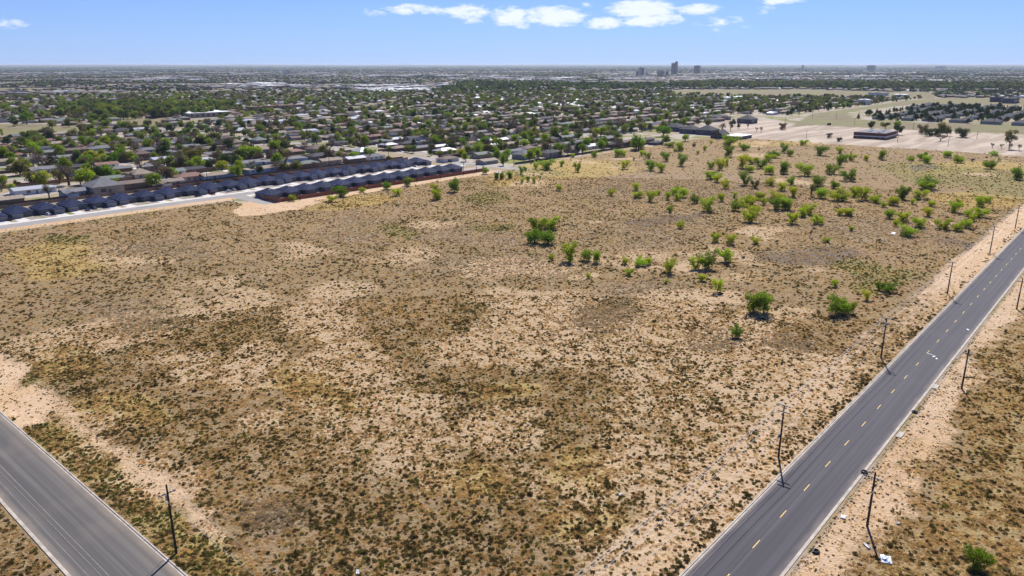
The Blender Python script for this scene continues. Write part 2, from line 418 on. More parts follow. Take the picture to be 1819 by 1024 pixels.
def fields(x, y):
    """ground cover masks at world points -> dict of 0..1 arrays"""
    w1 = (vnoise(x, y, 70, 1)-.5)*60+(vnoise(x, y, 18, 3)-.5)*14; w2 = (vnoise(x, y, 70, 2)-.5)*60+(vnoise(x, y, 18, 4)-.5)*14
    near = sm(250, 120, np.hypot(x, y)); w1 = w1*(1-.6*near); w2 = w2*(1-.6*near)
    w3 = (vnoise(x, y, 4, 8, 3)-.5)*5
    X, Y = x+w1+w3, y+w2-w3
    n40 = vnoise(x, y, 45, 11); n12 = vnoise(x, y, 14, 12); n90 = vnoise(x, y, 110, 13)
    B = lambda *a: np.clip(blob(X, Y, *a), 0, 1)
    bare = np.zeros_like(x)
    for a in [(1000,600,170,70),(880,600,140,60),(640,640,140,70),(950,540,150,32),(560,570,120,40),(1085,790,75,60),(1230,540,110,40),(990,495,60,12),
              (1110,600,200,60),(1290,610,150,60),(1350,680,160,90),(1230,660,120,60),(190,850,70,60),(700,720,120,60),(440,650,90,50),(420,765,60,30),(1390,570,80,40),(300,650,90,40),
              (1340,412,40,14),(1190,470,80,18),(1280,850,120,90),(1140,960,130,70),(1420,640,70,60),(860,760,100,60),(600,520,90,25),(250,880,60,50)]:
        bare = np.maximum(bare, sm(0.0, 0.55, B(*a)))
    bare *= 0.80
    sand = np.zeros_like(x)
    for a in [(20,700,75,70),(-60,650,90,90),(60,735,40,25)]: sand = np.maximum(sand, sm(0.05, 0.35, B(*a)))
    # cleared strip along the north kerb of the right road
    edge = 60.5 + (vnoise(x, y, 30, 21)-.5)*8 + np.clip((330-x)/120, 0, 1)*4
    strip = sm(0, 4, edge - y)*(y > 46)
    sand = np.maximum(sand, strip*(0.44+0.5*sm(260, 400, x)))
    lv = sm(0, 2.5, x-49.5-(vnoise(x, y, 10, 25)-.5)*5)*sm(0, 2.5, 58+(vnoise(x, y, 14, 26)-.5)*9-x)*((y > 112) & (y < 215))
    sand = np.maximum(sand, lv*.52)
    # strip south of the road
    south = ((y < 35) & (x > 44)).astype(float)
    sb = (vnoise(x, y, 16, 31)-.5)*22; sl = sm(20+sb, 30+sb, y)*south
    sand = np.maximum(sand, sl*0.62)
    south_veg = south*(1-sl)
    # track and bare flare by the new street
    north = ((y > 430) & (y < 441) & (x < 240)).astype(float)
    flare = np.clip(1-np.hypot((X-245)/30, (Y-402)/34), 0, 1)
    track = ((y > 389+(vnoise(x, y, 9, 41)-.5)*5) & (y < 401.5) & (x > 240) & (x < 440)).astype(float)
    track2 = np.clip(1-np.abs(y-(399+(x-440)*0.02))/3.0, 0, 1)*((x > 438) & (x < 800))*0.8
    sand = np.maximum.reduce([sand, north*.95, sm(0.05, 0.3, flare), track*.9, track2])
    lot = in_sand_lot(x, y).astype(float)
    sand = np.maximum(sand, lot)
    sand = np.maximum(sand, ((x < 31) & (y < 300) & (y > 60))*0.3*(n12 > .45))
    green = np.zeros_like(x)
    for a in [(740,415,70,22),(1560,490,110,32),(930,408,45,14),(90,690,40,14),(860,355,60,16),(1700,315,170,26),(1620,300,120,20),
              (1790,330,90,30),(930,305,90,12),(1500,475,60,20),(150,420,90,14),(1540,510,80,20),(1500,470,60,20)]:
        green = np.maximum(green, sm(0.05, 0.6, B(*a)))
    grey = np.zeros_like(x)
    for a in [(590,425,110,22),(880,470,190,40),(1130,520,140,34),(1100,560,130,40),(1290,595,60,22),(1440,600,90,22),(1180,395,130,20),(1430,450,150,34),(1130,420,170,32),(640,395,80,26),
              (470,930,90,50),(200,390,60,10),(330,440,120,30),(1290,330,190,44),(1500,400,170,40),(1120,330,160,40),(860,420,150,34),(250,560,150,40),(1610,410,150,40)]:
        grey = np.maximum(grey, .9*sm(0.0, 0.9, B(*a)))
    dark = np.zeros_like(x)
    for a in [(1150,395,75,12),(1200,385,50,8),(1430,445,70,14),(1390,460,70,10),(1690,425,30,6),(1480,450,60,12),(1640,300,50,8),(1400,455,110,22)]:
        dark = np.maximum(dark, sm(0.0, 0.5, B(*a)))
    yell = np.zeros_like(x)
    for a in [(190,740,120,50),(120,650,90,40),(500,680,70,30),(880,690,60,22),(830,860,120,50),(1010,820,90,60),(150,450,150,40),(1040,920,90,50),(60,800,60,60),(900,320,90,18),
              (620,360,120,18),(1370,255,120,8),(1700,300,160,20),(560,690,120,80),(1480,480,40,12),(1750,360,120,22),(950,545,22,8),(1000,300,160,22)]:
        yell = np.maximum(yell, sm(0.0, 0.6, B(*a)))
    verge = ((x > 44) & (x < 52+(vnoise(x, y, 8, 51)-.5)*8) & (y < 300)).astype(float)
    green = np.maximum(green, verge*.45)
    yell = np.maximum(yell, verge*.6)
    field = in_field(x, y)
    # background mottling of the pasture
    bare = np.maximum(bare, sm(0.60, 0.75, n40)*0.6*field)
    veg = np.clip(sm(0.36, 0.62, n12*0.6+n40*0.4)*(1-bare*0.75), 0, 1)
    for a in [(1010,690,130,80),(620,480,260,70),(250,480,250,90),(350,560,200,90),(900,760,160,70),(1050,860,150,70),(1190,640,60,60),(1230,720,90,50),(1340,720,70,30),(560,800,200,110),(300,760,160,70),(1150,720,120,70),(760,880,130,60)]:
        veg = np.maximum(veg, sm(0.0, 0.6, B(*a))*(0.5+0.5*sm(.4, .6, n12)))
    veg = np.maximum(veg*(1-.5*south), south_veg*sm(.50, .64, n12*.6+n40*.4)*.85)
    yell = np.maximum(yell, south*(1-sl)*0.42)
    return dict(bare=bare, sand=np.clip(sand, 0, 1), green=green*(1-sand), grey=grey*(1-sand)*(y > 47), dark=dark, yell=yell*(1-sand*.6), veg=veg*(1-sand), lot=lot, field=field, south=south)

def rise(x, y):
    d = np.hypot(x, y); a = np.arctan2(y, x)
    return (96 + 9*np.sin(a*23)*np.cos(a*9+1) + 6*np.sin(a*61))*sm(16000, 42000, d)

# ------------------------------------------------------------------ ground
def make_ground():
    def axis(a, b, c, step):
        fine = np.arange(a, b, step)
        mid = np.arange(b, c, 14.0)
        far = [c]; s = 20.0
        while far[-1] < 90000: far.append(far[-1]+s); s *= 1.16
        back = [a]; s = 10.0
        while back[-1] > -4000: back.append(back[-1]-s); s *= 1.5
        return np.array(back[::-1][:-1] + list(fine) + list(mid) + far)
    xs = axis(-24, 860, 2600, 2.5); ys = axis(-20, 520, 2600, 2.5)
    gx, gy = np.meshgrid(xs, ys); x, y = gx.ravel(), gy.ravel()
    nx, ny = len(xs), len(ys)
    zz = rise(x, y)
    idx = np.arange(nx*ny).reshape(ny, nx)
    F = np.stack([idx[:-1,:-1], idx[:-1,1:], idx[1:,1:], idx[1:,:-1]], -1).reshape(-1, 4)
    V = np.stack([x, y, zz], 1)
    f = fields(x, y)
    a1 = np.stack([np.maximum(f['bare'], 0), f['sand'], f['green'], f['grey']], 1)
    opn = np.zeros_like(x)
    for k, p in OPENW.items(): opn = np.maximum(opn, inpoly(x, y, p)*(0.6 if k in ('school_yard',) else 1.0))
    opn = np.maximum(opn, ((x > 1128) & (x < 1235) & (y < 420) & (y > -300)).astype(float))
    town = (~f['field'] & (f['lot'] < .5) & (f['south'] < .5) & (x > 44) & (f['sand'] < .5)).astype(float)
    a2 = np.stack([f['yell'], f['dark'], town, opn], 1)
    a3 = np.stack([f['veg'], f['lot'], np.zeros_like(x), np.ones_like(x)], 1)

    m = bpy.data.materials.new('ground'); m.use_nodes = True
    t = NT(m.node_tree); p = t.n['Principled BSDF']; p.inputs['Roughness'].default_value = 0.95; p.inputs['Specular IOR Level'].default_value = 0.08
    tc = t.new('ShaderNodeTexCoord').outputs['Object']
    def attr(n):
        a = t.new('ShaderNodeAttribute', attribute_name=n); s = t.new('ShaderNodeSeparateColor'); t.link(a.outputs['Color'], s.inputs[0])
        return s.outputs[0], s.outputs[1], s.outputs[2], a.outputs['Alpha']
    bare, sand, green, grey = attr('cover_a'); yell, dark, town, opn = attr('cover_b'); veg, lot, _, _ = attr('cover_c')
    nf = t.noise(tc, 1.3, 4.0, 0.7)       # tufts of grass under a metre across
    nff = t.noise(tc, 4.0, 3.0, 0.7)
    nm = t.noise(tc, 0.28, 4.0, 0.65)      # a few metres
    nl = t.noise(tc, 0.045, 4.0, 0.6)
    nxl = t.noise(tc, 0.010, 3.0, 0.6)
    def edged(mask, amt=0.7, lo=0.30, hi=0.62):
        nn = t.math('ADD', t.math('MULTIPLY', nm, 0.5), t.math('MULTIPLY', nl, 0.5))
        return t.sstep(t.math('ADD', mask, t.math('MULTIPLY', t.math('SUBTRACT', nn, 0.5), amt)), lo, hi)
    straw = t.mix(t.sstep(nm, 0.35, 0.66), (0.275, 0.190, 0.098), (0.365, 0.258, 0.136))
    straw = t.mix(t.math('MULTIPLY', t.sstep(nl, 0.4, 0.7), 0.7), straw, (0.30, 0.205, 0.12))
    soil = t.mix(t.sstep(nf, 0.4, 0.62), (0.385, 0.265, 0.142), (0.515, 0.368, 0.215))
    soil = t.mix(t.sstep(nl, 0.35, 0.7), soil, (0.39, 0.258, 0.133))
    soil = t.mix(t.math('MULTIPLY', t.sstep(bare, 0.1, 0.6), 0.6), soil, (0.61, 0.45, 0.285))
    c = straw
    c = t.mix(t.math('MULTIPLY', edged(veg), 0.40), c, (0.275, 0.20, 0.105))
    c = t.mix(t.math('MULTIPLY', edged(yell, 1.4, 0.1, 0.9), 0.7), c, (0.46, 0.34, 0.11))
    c = t.mix(t.math('MULTIPLY', edged(grey, 1.8, 0.1, 1.0), 0.6), c, t.mix(nl, (0.31, 0.235, 0.16), (0.37, 0.28, 0.19)))
    c = t.mix(t.math('MULTIPLY', edged(green, 1.6, 0.1, 0.95), 0.65), c, (0.235, 0.215, 0.075))
    c = t.mix(t.math('MULTIPLY', edged(dark, 0.9), 0.65), c, (0.15, 0.125, 0.115))
    # ground shows through between the tufts where it is sparse
    gap = t.sstep(t.math('ADD', t.math('MULTIPLY', nf, 0.9), t.math('MULTIPLY', bare, 0.42)), 0.535, 0.68)
    c = t.mix(t.math('MULTIPLY', gap, 0.85), c, soil)
    pinks = t.mix(t.sstep(nl, 0.3, 0.7), (0.50, 0.335, 0.19), (0.555, 0.405, 0.265))
    pinks = t.mix(t.math('MULTIPLY', t.sstep(nm, 0.5, 0.7), 0.35), pinks, (0.52, 0.36, 0.20))
    c = t.mix(t.sstep(t.math('ADD', sand, t.math('MULTIPLY', t.math('SUBTRACT', nm, 0.5), 0.9)), 0.35, 0.6), c, pinks)
    # two wheel ruts of the service track beside the poles
    sxy = t.new('ShaderNodeSeparateXYZ'); t.link(tc, sxy.inputs[0])
    wob = t.math('ADD', sxy.outputs[1], t.math('MULTIPLY', t.math('SUBTRACT', nl, 0.5), 5.0))
    rut = None
    for yc in (54.6, 56.6):
        r1 = t.sstep(t.math('ABSOLUTE', t.math('SUBTRACT', wob, yc)), 0.55, 0.15); rut = r1 if rut is None else t.math('MAXIMUM', rut, r1)
    rut = t.math('MULTIPLY', rut, t.sstep(nm, 0.35, 0.5))
    c = t.mix(t.math('MULTIPLY', rut, t.math('MULTIPLY', sand, 0.8)), c, (0.63, 0.48, 0.34))
    # scraped lot: long wheel tracks and darker swathes
    st = t.noise(t.scale(tc, 0.006, 0.05), 1.0, 5.0, 0.6, 0.6)
    lotc = t.mix(t.sstep(st, 0.40, 0.62), (0.33, 0.265, 0.205), (0.49, 0.405, 0.315))
    lotc = t.mix(t.math('MULTIPLY', t.sstep(nl, 0.55, 0.68), 0.5), lotc, (0.33, 0.265, 0.215))
    c = t.mix(lot, c, lotc)
    # fine stems and litter of the small plants
    nsp = t.noise(tc, 0.75, 5.0, 0.75)
    speck = t.math('MULTIPLY', t.sstep(nsp, 0.53, 0.60), t.math('SUBTRACT', 1.0, t.math('MAXIMUM', sand, lot), clamp=True))
    speck = t.math('MULTIPLY', speck, t.math('ADD', 0.22, t.math('MULTIPLY', veg, 0.30)))
    c = t.mix(speck, c, (0.17, 0.13, 0.07))
    # town ground: yards, drives, dirt; open meadows
    tv = t.voro(tc, 0.045); tvc = t.new('ShaderNodeSeparateColor'); t.link(tv.outputs['Color'], tvc.inputs[0])
    yard = t.mix(t.sstep(tvc.outputs[0], 0.25, 0.3), (0.20, 0.215, 0.065), (0.32, 0.26, 0.17))
    yard = t.mix(t.sstep(tvc.outputs[1], 0.62, 0.66), yard, (0.40, 0.35, 0.30))
    yard = t.mix(t.math('MULTIPLY', t.sstep(nm, 0.5, 0.68), 0.6), yard, (0.16, 0.135, 0.09))
    far = t.mix(t.sstep(nxl, 0.42, 0.58), (0.095, 0.098, 0.070), (0.165, 0.145, 0.110))
    fn = t.noise(t.scale(tc, 0.0011, 0.0011), 1.0, 6.0, 0.6)
    far = t.mix(t.sstep(fn, 0.56, 0.66), far, (0.23, 0.20, 0.155))
    vd = t.new('ShaderNodeVectorMath', operation='LENGTH'); t.link(tc, vd.inputs[0])
    fard = t.sstep(vd.outputs['Value'], 1800.0, 3200.0)
    tg = t.mix(fard, yard, far)
    c = t.mix(town, c, tg)
    meadow = t.mix(t.sstep(nl, 0.35, 0.65), (0.18, 0.15, 0.085), (0.235, 0.195, 0.12))
    meadow = t.mix(t.math('MULTIPLY', t.sstep(nxl, 0.45, 0.6), 0.6), meadow, (0.20, 0.205, 0.085))
    c = t.mix(opn, c, meadow)
    t.link(c, p.inputs['Base Color'])
    # relief: hummocks of dry grass
    hgt = t.math('ADD', t.math('MULTIPLY', nf, 1.0), t.math('MULTIPLY', nm, 1.2))
    hgt = t.math('MULTIPLY', hgt, t.math('SUBTRACT', 1.0, t.math('MULTIPLY', t.math('MAXIMUM', sand, town), 0.7)))
    b = t.new('ShaderNodeBump'); b.inputs['Strength'].default_value = 0.8; b.inputs['Distance'].default_value = 0.9
    t.link(hgt, b.inputs['Height']); t.link(b.outputs[0], p.inputs['Normal'])
    me = mesh_np('ground', V, F, [m])
    for n, a in (('cover_a', a1), ('cover_b', a2), ('cover_c', a3)):
        at = me.color_attributes.new(n, 'FLOAT_COLOR', 'POINT'); at.data.foreach_set('color', a.astype(np.float32).ravel())
    tag(ob('ground', me), kind='structure')
make_ground()

# ------------------------------------------------------------------ haze
def make_haze():
    b = MB(); b.box(-5000, 96000, -5000, 96000, -1.0, 128.0)
    m = bpy.data.materials.new('haze'); m.use_nodes = True; t = NT(m.node_tree)
    for nd in list(t.n): t.n.remove(nd)
    v = t.new('ShaderNodeVolumePrincipled'); v.inputs['Color'].default_value = (0.70, 0.82, 1.0, 1)
    v.inputs['Density'].default_value = 2.4e-5; v.inputs['Anisotropy'].default_value = 0.2
    o = t.new('ShaderNodeOutputMaterial'); t.link(v.outputs[0], o.inputs['Volume'])
    tag(b.build('haze', m), kind='stuff', label='thin pale haze lying over the far plain', cat='haze')
make_haze()

# ------------------------------------------------------------------ roads
def road_material(name, base, lane_axis, kind):
    m = bpy.data.materials.new(name); m.use_nodes = True; t = NT(m.node_tree); p = t.n['Principled BSDF']
    p.inputs['Roughness'].default_value = 0.78; p.inputs['Specular IOR Level'].default_value = 0.25
    tc = t.new('ShaderNodeTexCoord').outputs['Object']
    sx, sy = (0.012, 1.0) if lane_axis == 'x' else (1.0, 0.012)
    streak = t.noise(t.scale(tc, sx, sy), 1.1, 5.0, 0.6)
    grain = t.noise(tc, 6.0, 3.0, 0.7)
    patch = t.noise(tc, 0.07, 4.0, 0.55)
    lo = tuple(b*0.80 for b in base); hi = tuple(b*1.28 for b in base)
    c = t.mix(t.sstep(streak, 0.3, 0.7), lo, hi)
    c = t.mix(t.math('MULTIPLY', t.sstep(grain, 0.3, 0.7), 0.22), c, tuple(b*0.6 for b in base))
    if kind == 'left':
        c = t.mix(t.math('MULTIPLY', t.sstep(patch, 0.48, 0.66), 0.22), c, (0.22, 0.18, 0.14))
    else:
        c = t.mix(t.math('MULTIPLY', t.sstep(patch, 0.5, 0.7), 0.25), c, tuple(b*1.5 for b in base))
    # dust blown in along the kerbs, frayed by noise
    sep = t.new('ShaderNodeSeparateXYZ'); t.link(tc, sep.inputs[0])
    q = sep.outputs[1 if lane_axis == 'x' else 0]
    mid, half = (40.5, 6.5) if lane_axis == 'x' else (37.5, 6.5)
    e = t.math('ABSOLUTE', t.math('SUBTRACT', q, mid))
    e = t.math('ADD', e, t.math('MULTIPLY', t.math('SUBTRACT', t.noise(t.scale(tc, 0.15, 0.5) if lane_axis == 'x' else t.scale(tc, 0.5, 0.15), 1.0, 4.0), 0.5), 2.2))
    dust = t.sstep(e, half-1.9, half+0.1)
    c = t.mix(t.math('MULTIPLY', dust, 0.75), c, (0.30, 0.235, 0.175) if kind == 'left' else (0.22, 0.18, 0.15))
    if kind == 'left':
        ctr = t.math('ABSOLUTE', t.math('SUBTRACT', t.math('ADD', q, t.math('MULTIPLY', t.math('SUBTRACT', patch, 0.5), 1.6)), 35.6))
        c = t.mix(t.math('MULTIPLY', t.sstep(ctr, 2.0, 0.8), 0.45), c, tuple(b*0.62 for b in base))
        c = t.mix(t.math('MULTIPLY', t.sstep(q, 39.5, 43.4), 0.30), c, (0.27, 0.22, 0.17))
    # wheel paths
    wp = t.math('ABSOLUTE', t.math('SINE', t.math('MULTIPLY', t.math('SUBTRACT', q, mid), 1.75)))
    c = t.mix(t.math('MULTIPLY', t.sstep(wp, 0.75, 1.0), 0.30), c, tuple(b*0.66 for b in base))
    t.link(c, p.inputs['Base Color'])
    bn = t.new('ShaderNodeBump'); bn.inputs['Strength'].default_value = 0.15; bn.inputs['Distance'].default_value = 0.02
    t.link(grain, bn.inputs['Height']); t.link(bn.outputs[0], p.inputs['Normal'])
    return m

def sheet(name, x0, x1, y0, y1, z, m, kind='structure'):
    b = MB(); b.quad([(x0,y0,z),(x1,y0,z),(x1,y1,z),(x0,y1,z)])
    o = b.build(name, m); tag(o, kind=kind); return o

dark_road = road_material('dark_asphalt', (0.056, 0.052, 0.063), 'x', 'right')
grey_road = road_material('grey_asphalt', (0.112, 0.104, 0.098), 'y', 'left')
sheet('road', -60, 860, 34.6, 46.4, 0.004, dark_road)
sheet('road', 31.6, 43.4, 46.4, 700, 0.008, grey_road)
def kerb(x0, x1, y0, y1):
    b = MB(); n = max(1, int(max(x1-x0, y1-y0)/6))
    for i in range(n):
        if x1-x0 > y1-y0: b.box(x0+(x1-x0)*i/n, x0+(x1-x0)*(i+1)/n-0.03, y0, y1, 0, 0.13)
        else: b.box(x0, x1, y0+(y1-y0)*i/n, y0+(y1-y0)*(i+1)/n-0.03, 0, 0.13)
    tag(b.build('kerb', M['kerb_concrete']), kind='structure')
kerb(50, 860, 46.75, 47.0); kerb(50, 860, 34.0, 34.25)
sheet('gutter', 50, 860, 46.4, 46.75, 0.012, M['kerb_concrete']); sheet('gutter', 50, 860, 34.25, 34.6, 0.012, M['kerb_concrete'])
kerb(43.75, 44.0, 60, 700); kerb(31.0, 31.25, 60, 700)
sheet('gutter', 43.4, 43.75, 60, 700, 0.012, M['kerb_concrete']); sheet('gutter', 31.25, 31.6, 60, 700, 0.012, M['kerb_concrete'])
# painted lines
b = MB()
for i in range(-2, 45):
    x = 112.8 + 12.02*i
    if x > 840: break
    b.quad([(x-1.5, 40.93, .010), (x+1.5, 40.93, .010), (x+1.5, 41.08, .010), (x-1.5, 41.08, .010)])
b2 = MB(); b2.quad([(60, 40.78, .009), (840, 40.72, .009), (840, 40.85, .009), (60, 40.91, .009)])
tag(b.build('road_markings', M['yellow_paint']), kind='structure')
tag(b2.build('road_seam', M['sealant']), kind='structure')
b = MB()
for q, w in ((33.35, .09), (34.75, .09), (35.55, .12)):
    b.quad([(q, 90, .013), (q+w, 90, .013), (q+w, 330, .013), (q, 330, .013)])
tag(b.build('road_markings', M['worn_white_paint']), kind='structure')
b = MB()
for (xa, ya, xb, yb) in [(39.2,112.4,43.4,114.9),(39.3,112.2,34.4,110.8)]:
    n = 14
    for i in range(n):
        t0, t1 = i/n, (i+1)/n; j = lambda t: 0.12*math.sin(t*17)
        b.quad([(xa+(xb-xa)*t0, ya+(yb-ya)*t0+j(t0), .014), (xa+(xb-xa)*t0, ya+(yb-ya)*t0+.16+j(t0), .014), (xa+(xb-xa)*t1, ya+(yb-ya)*t1+.16+j(t1), .014), (xa+(xb-xa)*t1, ya+(yb-ya)*t1+j(t1), .014)])
for k in range(12):
    xx = 100+k*31+rnd.uniform(-6, 6); yy = rnd.choice([36.6, 38.2, 43.4, 44.8]); L = rnd.uniform(2, 12)
    b.quad([(xx, yy, .0095), (xx+L, yy+.15, .0095), (xx+L, yy+.23, .0095), (xx, yy+.1, .0095)])
tag(b.build('crack_sealant', M['sealant']), kind='structure')
# rutted dirt track on the cleared strip, seen as paler twin lines: part of the ground colour only

# new street
sheet('street', 60, 455, 440.4, 450.6, 0.006, M['street_asphalt'])
sheet('street', 455, 466, 380, 520, 0.010, M['street_asphalt'])
sheet('side_street', 239, 248.2, 401, 440.0, 0.008, M['street_asphalt'])
sheet('pavement', 60, 448, 450.9, 455.2, 0.05, M['concrete'])
sheet('pavement', 249, 448, 435.2, 440.1, 0.05, M['concrete'])
sheet('pavement', 248.4, 249.6, 398, 435, 0.05, M['concrete'])

# ------------------------------------------------------------------ leaf clouds and trees
def leaf_cloud(R, lobes, n, size, flat=0.75, jitter=0.35, tri=False):
    """leaf-sized quads spread through several lobes; lobes = [(x,y,z,rx,ry,rz)]"""
    L = np.array(lobes, float); vol = L[:,3]*L[:,4]*L[:,5]; pr = vol**0.8; pr /= pr.sum()
    k = R.choice(len(L), n, p=pr)
    d = R.normal(size=(n, 3)); d /= np.linalg.norm(d, axis=1)[:, None]
    r = R.uniform(0.25, 1.0, n)**0.45 * R.uniform(0.82, 1.28, n)
    c = L[k, :3] + d*r[:, None]*L[k, 3:]
    c[:, 2] = np.maximum(c[:, 2], 0.15)
    u = R.normal(size=(n, 3)); u[:, 2] *= flat; u /= np.linalg.norm(u, axis=1)[:, None]
    v = np.cross(u, R.normal(size=(n, 3))); v /= np.linalg.norm(v, axis=1)[:, None]
    s = size*R.uniform(1-jitter, 1+jitter, n)[:, None]
    a, bb = u*s*0.5, v*s*0.38
    V = np.stack([c-a, c-bb*1.0, c+a, c+bb*1.0], 1).reshape(-1, 3)
    F = np.arange(4*n).reshape(n, 4)
    return V, F

def limbs(R, lobes, r0, base_h, stems=1, twigs=0, twl=1.0, n=5):
    b = MB()
    for i, (x, y, z, rx, ry, rz) in enumerate(lobes):
        sx, sy = (R.uniform(-.25, .25)*stems*0.5, R.uniform(-.25, .25)*stems*0.5)
        k = (sx*0.6, sy*0.6, base_h)
        mid = ((x*0.55+k[0]*.45), (y*0.55+k[1]*.45), base_h+(z-base_h)*0.55)
        rr = r0/math.sqrt(len(lobes))*1.5
        b.tube([k, mid, (x, y, z+rz*.3)], [rr, rr*.6, rr*.2], n, cap=False)
        for t in range(twigs):
            q = np.array(mid)*R.uniform(.1, .6)+np.array((x, y, z))*R.uniform(.5, .9)
            q = np.array((x, y, z)) + (np.array(mid)-np.array((x, y, z)))*R.uniform(0, .8)
            e = np.array((x, y, z)) + R.normal(size=3)*np.array((rx, ry, rz))*.7
            b.tube([tuple(q), tuple(e)], [rr*.25, 0.012], 3, cap=False)
    for s in range(stems):
        o = (R.uniform(-.22, .22)*(stems-1), R.uniform(-.22, .22)*(stems-1))
        b.tube([(o[0]*1.6, o[1]*1.6, -0.1), (o[0]*.8, o[1]*.8, base_h*.6), (0, 0, base_h*1.02)], [r0*1.25/math.sqrt(stems), r0/math.sqrt(stems), r0*.85/math.sqrt(stems)], 6, cap=False)
    return b

def mesq_lobes(R, w, h, n):
    """several leaning stems, each with ragged sprays of foliage; wide, uneven and open between"""
    out = []; a0 = R.uniform(0, 6.28)
    for i in range(n):
        a = a0 + 2*math.pi*i/n + R.uniform(-.7, .7); reach = w*0.5*R.uniform(.35, .95); top = h*R.uniform(.50, .93)
        for t in (.55, .8, 1.0):
            s = w*R.uniform(.075, .15)*(1.1 if t > .7 else .85)
            out.append((reach*t*math.cos(a)+R.uniform(-.4, .4), reach*t*math.sin(a)+R.uniform(-.4, .4), max(s*.8, top*t**.8-s*.5+R.uniform(-.5, .3)), s*1.35, s*1.35, s*R.uniform(.8, 1.1)))
    out.append((R.uniform(-1, 1), R.uniform(-1, 1), h*.55, w*.15, w*.15, h*.16))
    for i in range(4):
        a = R.uniform(0, 6.28); out.append((w*.2*math.cos(a), w*.2*math.sin(a), h*.20, w*.15, w*.15, h*.17))
    return out

MESQ = []      # (trunk mesh, {material: crown mesh}) of about 8 m wide, 6.5 m tall
for i in range(8):
    R = np.random.default_rng(100+i)
    lob = mesq_lobes(R, 8.6, 6.4, int(R.integers(4, 7)))
    V, F = leaf_cloud(R, lob, 2900, 0.37)
    tr = limbs(R, lob, 0.26, 0.9, stems=int(R.integers(1, 4)), twigs=5).mesh('trunk', M['bark'])
    MESQ.append((tr, V, F, {}))
def crown_of(P, matname, name='crown'):
    if matname not in P[3]: P[3][matname] = mesh_np(name, P[1], P[2], [M[matname]])
    return P[3][matname]

def town_proto(kind, seed):
    R = np.random.default_rng(seed)
    if kind == 'round':      # 9 m wide, 8 m tall
        lob = [(R.uniform(-2.6, 2.6), R.uniform(-2.6, 2.6), R.uniform(2.5, 6.4), R.uniform(1.3, 2.1), R.uniform(1.3, 2.1), R.uniform(1.2, 1.9)) for _ in range(11)]
        V, F = leaf_cloud(R, lob, 1500, 0.62); tr = limbs(R, lob, 0.32, 1.8, 1, 2).mesh('trunk', M['bark'])
    elif kind == 'bare':
        lob = [(R.uniform(-3, 3), R.uniform(-3, 3), R.uniform(4.0, 7.0), 1.5, 1.5, 1.2) for _ in range(9)]
        V, F = leaf_cloud(R, lob, 750, 0.42); tr = limbs(R, lob, 0.4, 2.0, 1, 16).mesh('trunk', M['bark'])
    elif kind == 'cone':     # 4.5 m wide, 8 m tall
        lob = [(R.uniform(-.3, .3), R.uniform(-.3, .3), 0.9+i*1.0, 2.1*(1-i/8.2)+.15, 2.1*(1-i/8.2)+.15, .8) for i in range(8)]
        V, F = leaf_cloud(R, lob, 1300, 0.45); tr = limbs(R, lob[5:6], 0.2, 0.8).mesh('trunk', M['bark'])
    elif kind == 'column':
        lob = [(0, 0, 1.0+i*1.1, .75, .75, .9) for i in range(7)]
        V, F = leaf_cloud(R, lob, 700, 0.4); tr = limbs(R, lob[4:5], 0.15, 0.8).mesh('trunk', M['bark'])
    elif kind == 'tall':     # ragged, 7 m wide 11 m tall
        lob = [(R.uniform(-2.4, 2.4), R.uniform(-2.4, 2.4), R.uniform(4.0, 10.0), R.uniform(.9, 1.5), R.uniform(.9, 1.5), R.uniform(.8, 1.3)) for _ in range(10)]
        V, F = leaf_cloud(R, lob, 1300, 0.5); tr = limbs(R, lob, 0.3, 2.5, 1, 4).mesh('trunk', M['bark'])
    return (tr, V, F, {})
TP = {'round': [town_proto('round', 200+i) for i in range(6)], 'bare': [town_proto('bare', 220+i) for i in range(4)],
      'cone': [town_proto('cone', 230+i) for i in range(2)], 'column': [town_proto('column', 240)], 'tall': [town_proto('tall', 250+i) for i in range(3)]}
PSIZE = {'mesq': (8.0, 6.5), 'round': (8.4, 7.4), 'bare': (8.6, 8.0), 'cone': (4.6, 8.6), 'column': (1.8, 8.4), 'tall': (6.6, 11.0)}

TREES = []     # records: x, y, w, h, kind, leaf, zone
def add_tree(px, py, wpx, hpx, kind, leaf, zone, note=None):
    x, y = gp(px, py); dz = depth_at(py)
    w = wpx*dz/FPX*(1.18 if kind == 'mesq' else 1.0); h = hpx*dz/FPX/CP * 1.02
    TREES.append(dict(x=x, y=y, w=max(w, .8), h=max(h, .9, w*.62), kind=kind, leaf=leaf, zone=zone, note=note, px=px, py=py))

